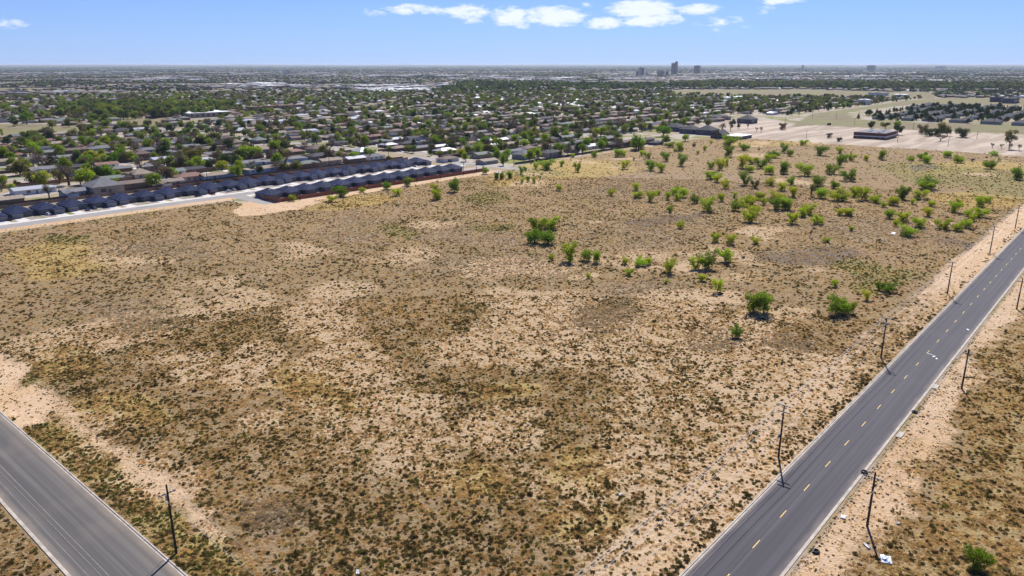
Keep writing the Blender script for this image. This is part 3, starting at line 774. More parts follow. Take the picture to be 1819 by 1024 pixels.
TY = {'g': 'leaf_green', 'b': 'leaf_bright', 'y': 'leaf_yellow', 'd': 'twig_brown'}
def crop(ox, oy, s, items, zone='field', kind='mesq', dy=0.0):
    for cx, cy, w, h, t in items:
        add_tree(ox+cx/s, oy+(cy-dy)/s, w/s, h/s, kind, TY.get(t, t), zone)
crop(1180, 250, 7.877, [(90,95,130,80,'g'),(210,140,150,120,'b'),(150,155,50,60,'b'),(415,90,50,60,'d'),(570,140,60,75,'y'),(470,190,50,55,'y'),(655,40,50,45,'b'),
 (245,355,130,170,'g'),(15,290,110,130,'g'),(900,230,150,170,'g'),(905,80,220,80,'b'),(1105,140,130,110,'g'),(1325,135,30,30,'d'),
 (650,395,100,110,'g'),(770,410,130,150,'y'),(860,350,100,120,'b'),(1100,385,160,190,'y'),(1230,330,140,110,'y'),(1345,390,160,150,'g'),(1460,300,140,110,'b'),(1525,240,160,90,'g'),(1465,470,180,140,'b'),
 (1110,620,150,190,'g'),(1190,440,150,100,'b'),(1260,670,110,130,'leaf_olive'),(640,540,170,120,'b'),(740,580,130,120,'b'),(860,670,110,150,'y'),
 (180,835,110,110,'b'),(45,825,90,110,'b'),(260,790,150,150,'b'),(150,750,130,120,'b'),(425,875,120,140,'g'),(610,990,180,220,'b'),(800,850,110,130,'y'),(980,800,80,80,'y'),
 (995,975,150,160,'g'),(1150,920,180,150,'b'),(1220,900,150,120,'b'),(1330,830,150,130,'y'),(1380,900,90,100,'y'),(1220,1020,180,140,'y'),(80,1000,90,110,'g'),
 (1480,630,140,130,'y'),(1650,700,150,130,'y'),(1670,460,130,180,'g'),(1550,960,180,170,'g'),(1690,960,150,150,'b'),(1550,830,200,120,'y')])
crop(1390, 250, 7.877, [(20,170,110,130,'g'),(100,220,100,110,'g'),(290,70,110,80,'b'),(525,205,180,130,'g'),(800,180,110,90,'y'),(790,365,110,180,'g'),(850,290,120,110,'g'),(970,285,120,110,'y'),(1165,280,80,90,'y'),(1390,265,130,140,'g'),(20,460,130,170,'g'),
 (310,490,200,170,'b'),(660,465,170,150,'g'),(940,565,200,170,'g'),(120,620,110,140,'g'),(495,680,190,210,'g'),(400,770,70,170,'leaf_olive'),(720,665,130,120,'g'),(545,805,160,160,'b'),(795,840,270,170,'y'),(1005,775,180,140,'b'),(1110,825,200,180,'b'),
 (1300,870,160,130,'b'),(1400,930,90,90,'y'),(1550,905,180,140,'y'),(1680,820,130,180,'g'),(150,790,130,150,'y'),(45,965,160,170,'b')])
crop(1600, 250, 7.877, [(140,285,100,80,'b'),(310,280,130,130,'g'),(370,315,140,120,'b'),(650,240,140,110,'b'),(800,310,150,120,'b'),(1310,215,110,70,'b'),(1265,395,170,150,'g'),(1610,540,180,170,'g'),(370,670,240,190,'g'),(350,690,170,120,'b'),(25,820,160,180,'g'),
 (270,820,190,130,'y'),(160,890,80,80,'y'),(430,920,110,90,'y'),(740,1000,190,150,'b'),(800,880,90,80,'y'),(1090,920,160,150,'b'),(1200,870,130,100,'b'),(1000,290,50,40,'d')])
crop(1500, 340, 6.4, [(45,275,110,90,'y'),(510,310,110,120,'b'),(660,345,150,120,'y'),(580,395,70,90,'y'),(695,505,170,140,'b'),(855,410,170,110,'b'),(950,285,110,100,'y'),(1410,285,100,100,'y'),(1525,290,150,120,'b'),(1465,335,70,100,'y'),(1130,430,170,120,'b'),
 (1285,450,130,120,'y'),(1380,420,120,110,'b'),(75,445,55,60,'y'),(1470,450,40,40,'d')])
crop(1300, 350, 6.827, [(235,300,170,190,'y'),(735,325,130,150,'b'),(850,240,120,120,'b'),(940,215,140,140,'b'),(1045,330,150,110,'y'),(1310,225,110,90,'y'),(1415,220,110,90,'y'),(1445,410,60,60,'y'),(285,565,100,90,'y'),(1160,550,90,70,'y')])
crop(1070, 300, 7.31, [(120,350,100,90,'y'),(430,280,110,100,'y'),(460,375,140,100,'y'),(625,425,130,140,'b'),(730,340,70,70,'y'),(1015,770,100,110,'b'),(1465,950,120,130,'y'),(1660,985,140,150,'y')])
crop(900, 380, 3.102, [(150,160,90,90,'g'),(230,165,100,80,'g'),(160,95,90,80,'g'),(245,85,100,70,'b'),(350,265,70,120,'b'),(440,260,60,75,'g'),(495,270,50,80,'b'),(245,260,30,45,'b'),(650,275,40,45,'y'),(735,285,70,50,'b'),(780,280,40,45,'b'),(900,325,60,80,'b'),
 (1040,305,60,75,'b'),(1110,300,90,110,'g'),(1205,265,80,75,'b'),(450,355,30,35,'y'),(675,340,50,40,'b'),(1075,370,50,45,'y'),(1160,430,60,75,'b'),(880,385,30,25,'y'),(1360,540,105,125,'g'),(1415,545,80,115,'g'),(1265,680,55,80,'g')])
crop(1350, 380, 3.102, [(425,550,120,115,'g'),(485,550,75,75,'g'),(585,475,40,55,'y'),(410,400,40,40,'b'),(660,420,40,50,'g'),(710,430,70,55,'g')])
crop(1350, 694, 3.102, [(1180,985,120,160,'g')])
crop(880, 220, 6.996, [(320,625,60,110,'g'),(370,585,50,60,'g'),(640,570,180,130,'b'),(500,560,60,100,'b'),(820,530,70,80,'b'),(1015,600,80,130,'g'),(1230,415,80,90,'g'),(1525,415,120,110,'b'),(1590,415,70,90,'b'),(1610,565,110,110,'y'),(180,680,70,80,'b'),(80,690,50,80,'g'),
 (15,690,40,90,'g'),(335,740,40,80,'b'),(405,720,50,80,'g'),(480,740,50,90,'y'),(790,830,90,85,'y'),(960,420,60,55,'b'),(1720,460,30,40,'d'),(555,700,20,60,'d')])
crop(900, 90, 3.102, [(745,580,30,35,'b'),(775,595,40,35,'g'),(790,660,55,60,'g'),(850,670,50,50,'b'),(725,545,80,70,'g')])
crop(450, 90, 3.102, [(215,830,35,35,'b'),(480,805,80,55,'g'),(430,835,50,30,'b'),(600,780,35,30,'b'),(735,765,45,50,'g'),(855,745,55,50,'g'),(790,800,50,40,'b'),(1010,820,70,60,'b'),(1000,770,40,35,'y'),(1110,780,60,85,'g'),(1275,680,35,45,'g'),(1340,710,30,45,'g'),(1370,710,25,40,'g'),(1410,705,30,40,'g')])
# trees standing on the cleared sand lot and its edges
crop(1380, 180, 8.27, [(85,420,110,110,'leaf_rust'),(770,540,90,70,'twig_brown'),(905,590,90,60,'leaf_dark')], 'lot')
crop(1380, 180, 8.27, [(1395,400,120,100,'leaf_dark'),(1590,410,150,90,'leaf_olive'),(1750,400,130,90,'leaf_green'),(1770,500,150,130,'leaf_dark')], 'lot', 'round')
crop(1590, 180, 7.943, [(380,460,120,140,'leaf_rust'),(480,490,170,110,'leaf_dark'),(600,490,130,110,'leaf_dark'),(960,510,200,110,'leaf_dark')], 'lot', 'mesq')
crop(1590, 180, 7.943, [(640,480,160,170,'leaf_olive'),(740,490,100,130,'leaf_olive'),(40,380,90,90,'leaf_green')], 'lot', 'round')
crop(1590, 180, 7.943, [(640,565,150,80,'twig_brown'),(1370,665,60,70,'twig_brown'),(1495,675,60,70,'twig_brown'),(1630,680,70,80,'twig_brown'),(1745,690,70,80,'twig_brown')], 'lot', 'bare')
crop(1590, 180, 7.943, [(1605,680,150,330,'leaf_olive')], 'lot', 'tall')
crop(1120, 190, 6.996, [(1135,310,100,100,'twig_brown'),(1240,300,80,90,'twig_brown'),(1070,405,70,120,'twig_brown'),(1565,315,40,60,'twig_brown'),(1620,320,50,70,'twig_brown'),(1455,270,40,60,'twig_brown')], 'lot', 'bare')
crop(1120, 190, 6.996, [(1340,275,50,60,'leaf_dark'),(410,370,200,120,'leaf_green'),(440,470,130,110,'leaf_green'),(680,430,110,80,'leaf_bright'),(975,240,140,70,'leaf_olive'),(1270,235,90,80,'leaf_dark')], 'lot', 'round')
# prominent town trees
BR, GR, YL, OL, DK, RU, TW = 'leaf_bright', 'leaf_green', 'leaf_yellow', 'leaf_olive', 'leaf_dark', 'leaf_rust', 'twig_brown'
def T(ox, oy, s, items):
    for cx, cy, w, h, leaf in items:
        k = 'bare' if leaf == TW else ('cone' if leaf == 'cone' else 'column' if leaf == 'col' else 'round')
        lf = DK if leaf == 'cone' else GR if leaf == 'col' else leaf
        add_tree(ox+cx/s, oy+cy/s, w/s, h/s, k, lf, 'town')
T(0, 180, 6.02, [(40,930,110,130,BR),(330,890,200,130,OL),(470,900,220,150,YL),(740,900,260,210,TW),(640,880,120,140,OL),(220,790,230,150,OL),(430,740,230,170,TW),(370,600,160,150,BR),(140,640,140,90,GR),(640,590,150,120,BR),(465,510,130,80,OL),(950,670,230,130,YL),
 (1130,680,130,110,BR),(1220,660,160,110,GR),(990,800,90,80,BR),(930,760,110,90,GR),(1150,760,120,80,GR),(890,490,100,110,BR),(1000,390,110,90,BR),(1110,480,160,100,BR),(780,390,150,70,OL),(540,400,120,100,TW),(1320,520,120,90,OL),(1240,890,70,60,BR),
 (290,250,130,120,GR),(150,270,100,60,DK),(1110,250,80,80,DK),(30,400,34,100,'col'),(560,300,110,90,OL),(740,280,90,70,DK),(70,110,130,50,GR),(100,600,110,110,TW),(1040,470,110,90,TW),(250,690,80,70,OL)])
T(220, 260, 6.826, [(95,190,130,130,BR),(370,510,200,170,BR),(600,240,200,120,GR),(840,225,250,170,OL),(1130,210,140,130,TW),(1190,310,190,120,YL),(1370,260,150,160,DK),(1340,370,180,120,BR),(150,200,90,80,BR),(1510,150,200,130,BR),(1180,150,110,130,TW)])
T(420, 260, 7.3125, [(110,150,150,150,BR),(270,160,200,150,BR),(20,420,120,160,BR),(220,320,80,70,BR),(1110,150,180,160,OL),(1520,190,150,110,BR),(780,310,200,110,OL),(650,130,120,90,GR),(1010,280,90,80,TW),(300,380,120,130,DK)])
T(640, 260, 6.996, [(985,115,90,55,YL),(1250,130,150,90,YL),(1310,190,110,110,BR),(600,70,120,80,OL),(1780,240,100,130,GR),(80,120,110,90,GR),(350,190,110,60,OL)])
T(880, 220, 6.996, [(420,470,160,140,BR),(240,260,130,120,BR),(360,300,150,100,BR),(740,200,160,160,GR),(615,250,120,120,BR),(1140,310,150,130,GR),(1080,370,130,110,GR),(1340,300,140,140,GR),(1750,330,190,190,GR),(900,400,110,160,TW),(150,450,140,130,GR),(30,320,150,130,BR),(1310,170,200,90,BR),(1530,270,110,90,OL),(540,430,110,110,BR)])

# ------------------------------------------------------------------ buildings
def window_mesh(w, h):
    b = MB(); b.box(-w/2-.08, w/2+.08, -.04, .0, -.08, h+.08, 0); b.box(-w/2, w/2, -.06, -.04, 0, h/2-.03, 1); b.box(-w/2, w/2, -.06, -.04, h/2+.03, h, 1)
    return b.mesh('window', [M['trim'], M['glass']])
WIN = window_mesh(1.4, 1.3); WINB = window_mesh(2.2, 1.3)
def panel_mesh(name, w, h, m, rows=4):
    b = MB()
    for r in range(rows): b.box(-w/2, w/2, -.05, 0, h*r/rows+.02, h*(r+1)/rows-.02, 0)
    b.box(-w/2-.1, w/2+.1, -.03, 0, h, h+.12, 1)
    return b.mesh(name, [m, M['trim']])
GAR_S = panel_mesh('garage_door', 4.8, 2.2, M['garage_slate']); GAR_W = panel_mesh('garage_door', 4.4, 2.1, M['garage_white'])
DOOR = panel_mesh('door', 1.0, 2.1, M['wall_brown'], 1)
VENT = (lambda b: (b.tube([(0,0,-.3),(0,0,.55)], [.22,.22], 8), b.tube([(0,0,.55),(0,0,.62),(0,0,.8)], [.2,.42,.3], 8), b.mesh('vent', M['plastic_white']))[-1])(MB())

def new_house_proto(kind):
    """dark hip-roofed single-storey home, 11 m wide; front at -y"""
    wl, rfm = MB(), MB()
    if kind == 0:     # garage wing forward on the right
        wl.box(-5.4, 5.4, 0, 15, 0, 2.75, 0, False); wl.box(0.2, 5.2, -4.5, 0, 0, 2.65, 0, False)
        rfm.hip(-5.4, 5.4, 0, 15, 2.75, 0.52); rfm.hip(.2, 5.2, -4.5, 3.0, 2.62, 0.52, 0.45)
        win = [(WINB, (-3.0, 0, .9), 0), (WIN, (-5.4, 5, .95), -90), (WIN, (-5.4, 10, .95), -90), (WIN, (5.4, 6, .95), 90), (WIN, (2, 15, .95), 180)]
        gar, door = (2.7, -4.5), (-.9, 0)
    elif kind == 1:   # garage wing on the left, low hip over the porch
        wl.box(-5.4, 5.4, 0, 14, 0, 2.75, 0, False); wl.box(-5.2, -.2, -3.2, 0, 0, 2.65, 0, False)
        rfm.hip(-5.4, 5.4, 0, 14, 2.75, 0.56); rfm.hip(-5.2, -.2, -3.2, 3.2, 2.62, 0.5, 0.45)
        win = [(WINB, (3.0, 0, .9), 0), (WIN, (-5.4, 6, .95), -90), (WIN, (5.4, 5, .95), 90), (WIN, (5.4, 10, .95), 90), (WIN, (-2, 14, .95), 180)]
        gar, door = (-2.7, -3.2), (.8, 0)
    else:             # back-to-field variant with a rear wing
        wl.box(-5.4, 5.4, 0, 13, 0, 2.75, 0, False); wl.box(-1.5, 5.2, 13, 16, 0, 2.65, 0, False)
        rfm.hip(-5.4, 5.4, 0, 13, 2.75, 0.5); rfm.hip(-1.5, 5.2, 10, 16, 2.62, 0.46, 0.45)
        win = [(WINB, (1.8, 16, .9), 180), (WIN, (-3.4, 13, .95), 180), (WIN, (-5.4, 5, .95), -90), (WIN, (5.4, 7, .95), 90)]
        gar, door = (-2.4, 0), (2.2, 0)
    return wl.mesh('wall', M['wall_slate']), rfm.mesh('roof', M['roof_slate']), win, gar, door
NH = [new_house_proto(k) for k in range(3)]
def new_house(x, y, rz, k, label, group):
    e = empty('slate_roof_house', (x, y, 0), rz)
    e.scale = (1.10, 1.0, 0.97); tag(e, label, 'house', group)
    wm, rm, win, gar, door = NH[k]
    ob('wall', wm, e); r = ob('roof', rm, e)
    for wmesh, l, a in win: ob('window', wmesh, e, l, math.radians(a))
    ob('garage_door', GAR_S, e, (gar[0], gar[1], .02)); ob('door', DOOR, e, (door[0], door[1], .05))
    ob('vent', VENT, r, (1.2 if k != 1 else -1.4, 9.2 if k != 2 else 9.5, 4.6))
    return e
NB = 23
for i in range(NB):
    x = 117 + 14.1*i
    if x > 440: break
    new_house(x, 466.5+(i % 2)*1.2, 0, i % 2, 'dark slate hip-roofed house, %s from left in back row of new street' % ordinal(i+1), 'slate roofed houses in the back row')
    # drive and gravel yard
    gx = 2.7 if i % 2 == 0 else -2.7
    y1 = 466.4+(i % 2)*1.2-(4.6 if i % 2 == 0 else 3.3)
    b = MB(); b.quad([(x+gx-2.8,455.25,.06),(x+gx+2.8,455.25,.06),(x+gx+2.6,y1,.06),(x+gx-2.6,y1,.06)])
    tag(b.build('driveway', M['concrete']), kind='structure')
    b = MB(); b.quad([(x-gx-3.6,455.25,.03),(x-gx+3.6,455.25,.03),(x-gx+3.6,465.5,.03),(x-gx-3.6,465.5,.03)])
    tag(b.build('yard', M['gravel_yard']), kind='structure')
for i in range(13):
    x = 256.2 + 13.5*i
    new_house(x, 430.0, math.pi, 2, 'dark slate hip-roofed house, %s from left in row behind red fence' % ordinal(i+1), 'slate roofed houses behind the red fence')
    b = MB(); b.quad([(x-.3,430.2,.06),(x+5.1,430.2,.06),(x+5.1,435.15,.06),(x-.3,435.15,.06)])
    tag(b.build('driveway', M['concrete']), kind='structure')

def fence(name, pts, h, m, label, group=None, post=2.4, th=0.08):
    b = MB(); pb = MB()
    for p, q in zip(pts[:-1], pts[1:]):
        L = math.hypot(q[0]-p[0], q[1]-p[1]); n = max(1, int(L/post))
        b.obox(p, q, th, 0.05, h)
        for i in range(n+1):
            t = i/n; x, y = p[0]+(q[0]-p[0])*t, p[1]+(q[1]-p[1])*t
            pb.box(x-.09, x+.09, y-.09, y+.09, 0, h+.1)
    e = empty(name, (0, 0, 0)); tag(e, label, 'fence', group)
    b.build('panel', m, e); pb.build('post_row', m, e)
    return e
fence('wooden_fence', [(248.5,419),(247.5,401.6),(429,401.6),(438,404)], 2.5, M['fence_redwood'], 'long red-brown wooden fence along the field behind the front row of new houses')
fence('wooden_fence', [(100,505),(260,505),(445,505)], 1.9, M['fence_tan'], 'tan wooden fence behind the back row of new slate-roofed houses')
fence('wooden_fence', [(100,513),(300,513.5),(446,513)], 1.9, M['fence_dark'], 'dark weathered fence on the town side of the alley behind the new houses')
for i in range(NB-1):
    x = 124.1+14.1*i
    if x > 430: break
    fence('wooden_fence', [(x, 474), (x, 504.8)], 1.8, M['fence_redwood'], 'red-brown side fence between back-row new houses, %s from the left' % ordinal(i+1), 'side fences between the new houses', post=5)

# ---- cars
def car_proto(paint, suv=False):
    L, W, Hh = (4.7, 1.85, 1.75) if suv else (4.5, 1.8, 1.42)
    bd = MB()
    def sec(x, z0, z1, w): return [(x, -w/2, z0), (x, w/2, z0), (x, w/2*.97, (z0+z1)*.6), (x, w/2*.94, z1), (x, -w/2*.94, z1), (x, -w/2*.97, (z0+z1)*.6)]
    st = [(-L/2, .35, .72, W*.86), (-L/2+.15, .25, .88, W*.96), (-L/4, .22, .95, W), (0, .22, .96, W), (L/4, .22, .93, W), (L/2-.2, .25, .78, W*.96), (L/2, .35, .62, W*.84)]
    rings = []
    for x, z0, z1, w in st:
        rings.append(len(bd.v)); bd.v += sec(x, z0, z1, w)
    for i in range(len(rings)-1):
        for k in range(6): bd.f.append((rings[i]+k, rings[i+1]+k, rings[i+1]+(k+1) % 6, rings[i]+(k+1) % 6)); bd.m.append(0)
    bd.f.append(tuple(rings[0]+k for k in range(6))); bd.m.append(0); bd.f.append(tuple(rings[-1]+5-k for k in range(6))); bd.m.append(0)
    x0, x1 = (-L/2+.25, L*.2) if suv else (-L*.36, L*.2)
    xa, xb = (x0+.15, x1-.7) if suv else (x0+.55, x1-.65)
    # roof skin
    b0 = len(bd.v)
    bd.v += [(xa,-W*.38,Hh),(xb,-W*.38,Hh),(xb,W*.38,Hh),(xa,W*.38,Hh),(xa,-W*.38,Hh-.06),(xb,-W*.38,Hh-.06),(xb,W*.38,Hh-.06),(xa,W*.38,Hh-.06)]
    for f in [(0,1,2,3),(4,5,1,0),(5,6,2,1),(6,7,3,2),(7,4,0,3)]: bd.f.append(tuple(b0+i for i in f)); bd.m.append(0)
    gl = MB(); gl.v += [(x0,-W*.45,.9),(x1,-W*.45,.9),(x1,W*.45,.9),(x0,W*.45,.9),(xa,-W*.375,Hh-.06),(xb,-W*.375,Hh-.06),(xb,W*.375,Hh-.06),(xa,W*.375,Hh-.06)]
    for f in [(0,1,5,4),(1,2,6,5),(2,3,7,6),(3,0,4,7)]: gl.f.append(f); gl.m.append(0)
    wh = MB(); wh.tube([(0,-.11,0),(0,.11,0)], [.33,.33], 12)
    return bd.mesh('body', M[paint]), gl.mesh('windows', M['glass']), wh.mesh('wheel', M['rubber']), L, W
CARP = {}
CARN = {'car_white': 'white', 'car_black': 'black', 'car_silver': 'silver', 'car_red': 'maroon', 'car_blue': 'navy blue', 'car_grey': 'dark grey', 'car_beige': 'beige'}
def car(x, y, rz, paint, suv, label, group=None):
    k = (paint, suv)
    if k not in CARP: CARP[k] = car_proto(paint, suv)
    bm, gm, wm, L, W = CARP[k]
    e = empty('parked_car', (x, y, .0), rz); tag(e, label, 'car', group)
    ob('body', bm, e); ob('windows', gm, e)
    for sx in (-1, 1):
        for sy in (-1, 1): ob('wheel', wm, e, (sx*L*.31, sy*W*.46, .33))
    return e
for px, py, rz, paint, suv, lab in [
  (18,392,75,'car_black',False,'black car on the drive of the leftmost new house in view'),
  (85,382,100,'car_white',False,'white car parked askew on a new house drive near the left edge'),
  (156,374,80,'car_blue',False,'navy blue car on a new house drive, left of a dark grey one'),
  (167,371.5,95,'car_grey',False,'dark grey car right of the navy blue car before the new houses'),
  (352,349.5,15,'car_black',False,'black car at the kerb of the new street, left of a maroon suv'),
  (377,345,95,'car_red',True,'maroon suv on a drive of the back row of new houses'),
  (407,341,20,'car_white',False,'white car parked in front of a back row house, beside a silver one'),
  (415,338.6,90,'car_silver',False,'silver car on the drive right behind a white car'),
  (547,319.8,95,'car_black',True,'black suv on a drive midway along the back row of new houses'),
  (556,320.2,90,'car_white',False,'white car right of a black suv midway along the back row'),
  (601,314.8,20,'car_silver',False,'silver car on a drive near the middle of the back row of new houses'),
  (645,309,15,'car_black',False,'black car by the kerb toward the far end of the new street'),
  (620,311.5,95,'car_grey',True,'dark grey suv on a drive left of a black car at the far end'),
  (705,299,95,'car_blue',False,'navy blue car on a drive third from the far end of the back row'),
  (738,297,90,'car_white',False,'white car on the last drive of the back row'),
  (800,288.5,90,'car_black',False,'black car in front of the white-walled house beyond the new street'),
  (760,290.5,10,'car_beige',False,'beige car on the cross street at the end of the new houses')]:
    x, y = gp(px, py); car(x, y, math.radians(rz), paint, suv, lab)

# ---- older town houses: prototypes by shape, meshes shared per roof and wall material
def shape(kind):
    wl, rfm, ch = MB(), MB(), None
    if kind == 'ranch_gable':
        wl.box(-9, 9, -4.5, 4.5, 0, 2.7, 0, False); top = rfm.hip(-9, 9, -4.5, 4.5, 2.7, .30, .6, .18, 0, 'x'); W, D = 18, 9
        for sx in (-9, 9): wl.f.append((len(wl.v), len(wl.v)+1, len(wl.v)+2)); wl.m.append(0); wl.v += [(sx,-4.5,2.7),(sx,4.5,2.7),(sx,0,4.05)]
    elif kind == 'ranch_hip':
        wl.box(-9, 9, -5, 5, 0, 2.7, 0, False); rfm.hip(-9, 9, -5, 5, 2.7, .34, .6); W, D = 18, 10
    elif kind == 'ell_hip':
        wl.box(-9, 7, -4.5, 4.5, 0, 2.7, 0, False); wl.box(1, 7, -9.5, -4.5, 0, 2.6, 0, False)
        rfm.hip(-9, 7, -4.5, 4.5, 2.7, .36, .6); rfm.hip(1, 7, -9.5, 0, 2.58, .36, .5); W, D = 16, 9
    elif kind == 'ell_gable':
        wl.box(-9, 8, -4.2, 4.2, 0, 2.7, 0, False); wl.box(-8.8, -3, -9, -4.2, 0, 2.6, 0, False)
        rfm.hip(-9, 8, -4.2, 4.2, 2.7, .33, .6, .18, 0, 'x'); rfm.hip(-8.8, -3, -9, 0, 2.58, .36, .45, .18, 0, 'y'); W, D = 17, 8.4
    elif kind == 'long_low':
        wl.box(-11, 11, -4.8, 4.8, 0, 2.7, 0, False); rfm.hip(-11, 5, -4.8, 4.8, 2.7, .26, .7, .2, 0, 'x'); rfm.box(5.72, 11.6, -4.4, 4.4, 2.72, 2.95); W, D = 22, 9.6
    else:
        wl.box(-6, 6, -5.5, 5.5, 0, 3.0, 0, False); rfm.hip(-6, 6, -5.5, 5.5, 3.0, .5, .5); W, D = 12, 11
    return wl, rfm, W, D
SHAPES = ['ranch_gable', 'ranch_hip', 'ell_hip', 'ell_gable', 'long_low', 'square_hip']
SH = {k: shape(k) for k in SHAPES}
HM = {}
def house_meshes(kind, roof, wall):
    a = (kind, 'r', roof); b = (kind, 'w', wall)
    if a not in HM: HM[a] = SH[kind][1].mesh('roof', M[roof])
    if b not in HM: HM[b] = SH[kind][0].mesh('wall', M[wall])
    return HM[a], HM[b]
CHIM = (lambda b: (b.box(-.45, .45, -.35, .35, 2.5, 5.4), b.box(-.52, .52, -.42, .42, 5.4, 5.55), b.mesh('chimney', M['wall_brick']))[-1])(MB())
def town_house(x, y, rz, kind, roof, wall, label, group, detail=True, name='ranch_house', sc=(1, 1, 1)):
    rm, wm = house_meshes(kind, roof, wall); _, _, W, D = SH[kind]
    e = empty(name, (x, y, 0), rz, sc); tag(e, label, 'house', group)
    ob('wall', wm, e); r = ob('roof', rm, e)
    if detail:
        for fx in (-.30, .05, .36):
            ob('window', WIN, e, (W*fx, D/2, 1.0), math.pi)
        ob('window', WINB, e, (-W*.18 if kind != 'ell_gable' else W*.2, -D/2, 1.0), 0); ob('door', DOOR, e, (W*.02, -D/2, .05), 0)
        ob('window', WIN, e, ({'ranch_gable': -9, 'ranch_hip': -9, 'ell_hip': -9, 'ell_gable': -9, 'long_low': -11}.get(kind, -6), 1.2, 1.0), math.radians(-90))
        if (int(x*7+y) % 5) < 2: ob('chimney', CHIM, r, (W*.25, .9, 0))
    return e

ROOFS = [('roof_grey', 'grey'), ('roof_tan', 'tan'), ('roof_brown', 'brown'), ('roof_dark', 'charcoal'), ('roof_grey', 'grey'), ('roof_tan', 'tan'), ('roof_brown', 'brown'), ('roof_metal', 'pale metal'), ('roof_green', 'grey-green'), ('roof_dark', 'charcoal'), ('roof_red', 'reddish')]
WALLS = ['wall_brick', 'wall_tan', 'wall_white', 'wall_grey', 'wall_brown', 'wall_brick', 'wall_tan', 'wall_blue']

SPECIAL = [  # px, py, kind, roof, wall, rz(deg), scale, label
 (60,343,'long_low','roof_metal','wall_white',0,1.1,'house with a pale metal roof behind the tan fence at far left'),
 (140,347,'ell_gable','roof_grey','wall_blue',0,1.1,'grey-roofed house with bright blue gable wall behind the new houses'),
 (185,342,'square_hip','roof_grey','wall_tan',0,1.6,'wide house with a big grey-brown hip roof, right of the blue-gabled one'),
 (240,332,'ranch_gable','roof_brown','wall_brown',0,1.1,'brown gabled house with tan porch left of a bright green tree'),
 (303,329,'ell_gable','roof_tan','wall_white',0,1.0,'white-walled house right of the bright green tree behind the new row'),
 (338,320,'ranch_hip','roof_red','wall_tan',0,1.15,'reddish hip-roofed house behind the new row'),
 (385,317,'long_low','roof_tan','wall_blue',0,1.05,'long tan-roofed house with blue carport behind the new row'),
 (10,362,'ranch_gable','roof_tan','wall_brown',0,1.0,'tan-roofed house at the left edge behind the fence'),
 (795,287,'ranch_hip','roof_brown','wall_white',0,1.0,'bright white-walled house beyond the end of the new street'),
 (865,291,'ranch_gable','roof_tan','wall_grey',0,1.0,'tan-roofed house right of the white-walled one'),
 (930,282,'square_hip','roof_grey','wall_grey',0,1.3,'broad grey hip-roofed house at the town edge by the pasture'),
 (975,277,'ranch_hip','roof_dark','wall_tan',0,1.2,'dark grey hip roof over tan walls at the town edge, left of a bare tree'),
 (1050,264,'long_low','roof_metal','wall_white',0,1.1,'white flat-roofed bungalow at the pasture edge among green trees'),
 (1165,257,'ranch_hip','roof_dark','wall_slate',0,.9,'low dark house with cars at the north corner of the pasture'),
 (1200,233,'square_hip','roof_dark','wall_slate',0,1.7,'leftmost of three large charcoal houses at the head of the pasture'),
 (1226,237,'square_hip','roof_dark','wall_slate',0,1.7,'middle of three large charcoal houses at the head of the pasture'),
 (1256,239,'square_hip','roof_dark','wall_slate',0,1.8,'rightmost of three large charcoal houses at the head of the pasture'),
 (1163,226,'long_low','roof_dark','wall_brown',0,1.5,'long dark-roofed house standing back left of the three charcoal houses'),
 (1222,219,'long_low','roof_dark','wall_brown',0,1.5,'long charcoal roof behind the three large charcoal houses'),
 (1275,213,'ell_hip','roof_dark','wall_tan',0,1.7,'charcoal ell-shaped house left of the round dark hall by the sand lot'),
 (1327,219,'square_hip','roof_dark','wall_slate',0,1.9,'large dark hall with a hipped roof beside a dark tree on the sand lot edge'),
]
HOUSES = []
for px, py, kind, roof, wall, rz, s, lab in SPECIAL:
    x, y = gp(px, py); HOUSES.append(dict(x=x, y=y, kind=kind, roof=roof, wall=wall, rz=math.radians(rz), s=s, label=lab))

def town_ok(x, y, pad=0):
    """is this spot inside the built-up land?"""
    if x < 440: ok = y > 519
    elif x < 470: ok = y > 560
    elif x < 745: ok = y > 418
    elif x < 1128: ok = y > 492 + max(0, x-900)*.12
    elif x < 1240: ok = y > 560
    else: ok = y > 480 or (x < 1760 and 110 < y < 390)
    if not ok: return False
    for p in OPENW.values():
        if inpoly(np.array([x]), np.array([y]), p)[0]: return False
    return True

def is_street(x, y):
    if x > 470:
        if abs((y-447) % 84) < 7 or abs((y-447) % 84 - 84) < 7: return True
    else:
        if abs((y-549) % 84) < 7 or abs((y-549) % 84 - 84) < 7: return True
    return abs((x-461) % 276) < 7 or abs((x-461) % 276 - 276) < 7

STREETS = MB()
def visible(x, y, m=60):
    px, py = pj(x, y)
    return -m < px < 1819+m and py < 1024+m
# rows of houses
for k in range(0, 40):
    for side in (-1, 1):
        for seg in (0, 1):
            ystreet = (549 if seg == 0 else 447) + 84*k
            yrow = ystreet + side*18.5
            x = 60 if seg == 0 else 478
            xe = 470 if seg == 0 else 3000
            while x < xe:
                x += rnd.uniform(20.5, 25.5)
                if abs((x-461) % 276) < 15 or abs((x-461) % 276) > 261: continue
                if not town_ok(x, yrow) or not visible(x, yrow): continue
                d = math.hypot(x, yrow)
                if d > 2300: break
                if any(abs(h['x']-x) < 20 and abs(h['y']-yrow) < 17 for h in HOUSES[:21]): continue
                if rnd.random() < .05: continue
                roof, rn = rnd.choice(ROOFS)
                if x > 1240 and yrow < 400: roof, rn = 'roof_dark', 'charcoal'
                HOUSES.append(dict(x=x, y=yrow+rnd.uniform(-2.5, 2.5), kind=rnd.choice(SHAPES), roof=roof, rn=rn, wall=rnd.choice(WALLS), rz=(0 if side > 0 else math.pi)+rnd.uniform(-.03, .03), s=rnd.uniform(.95, 1.2), row=(k, side, seg)))
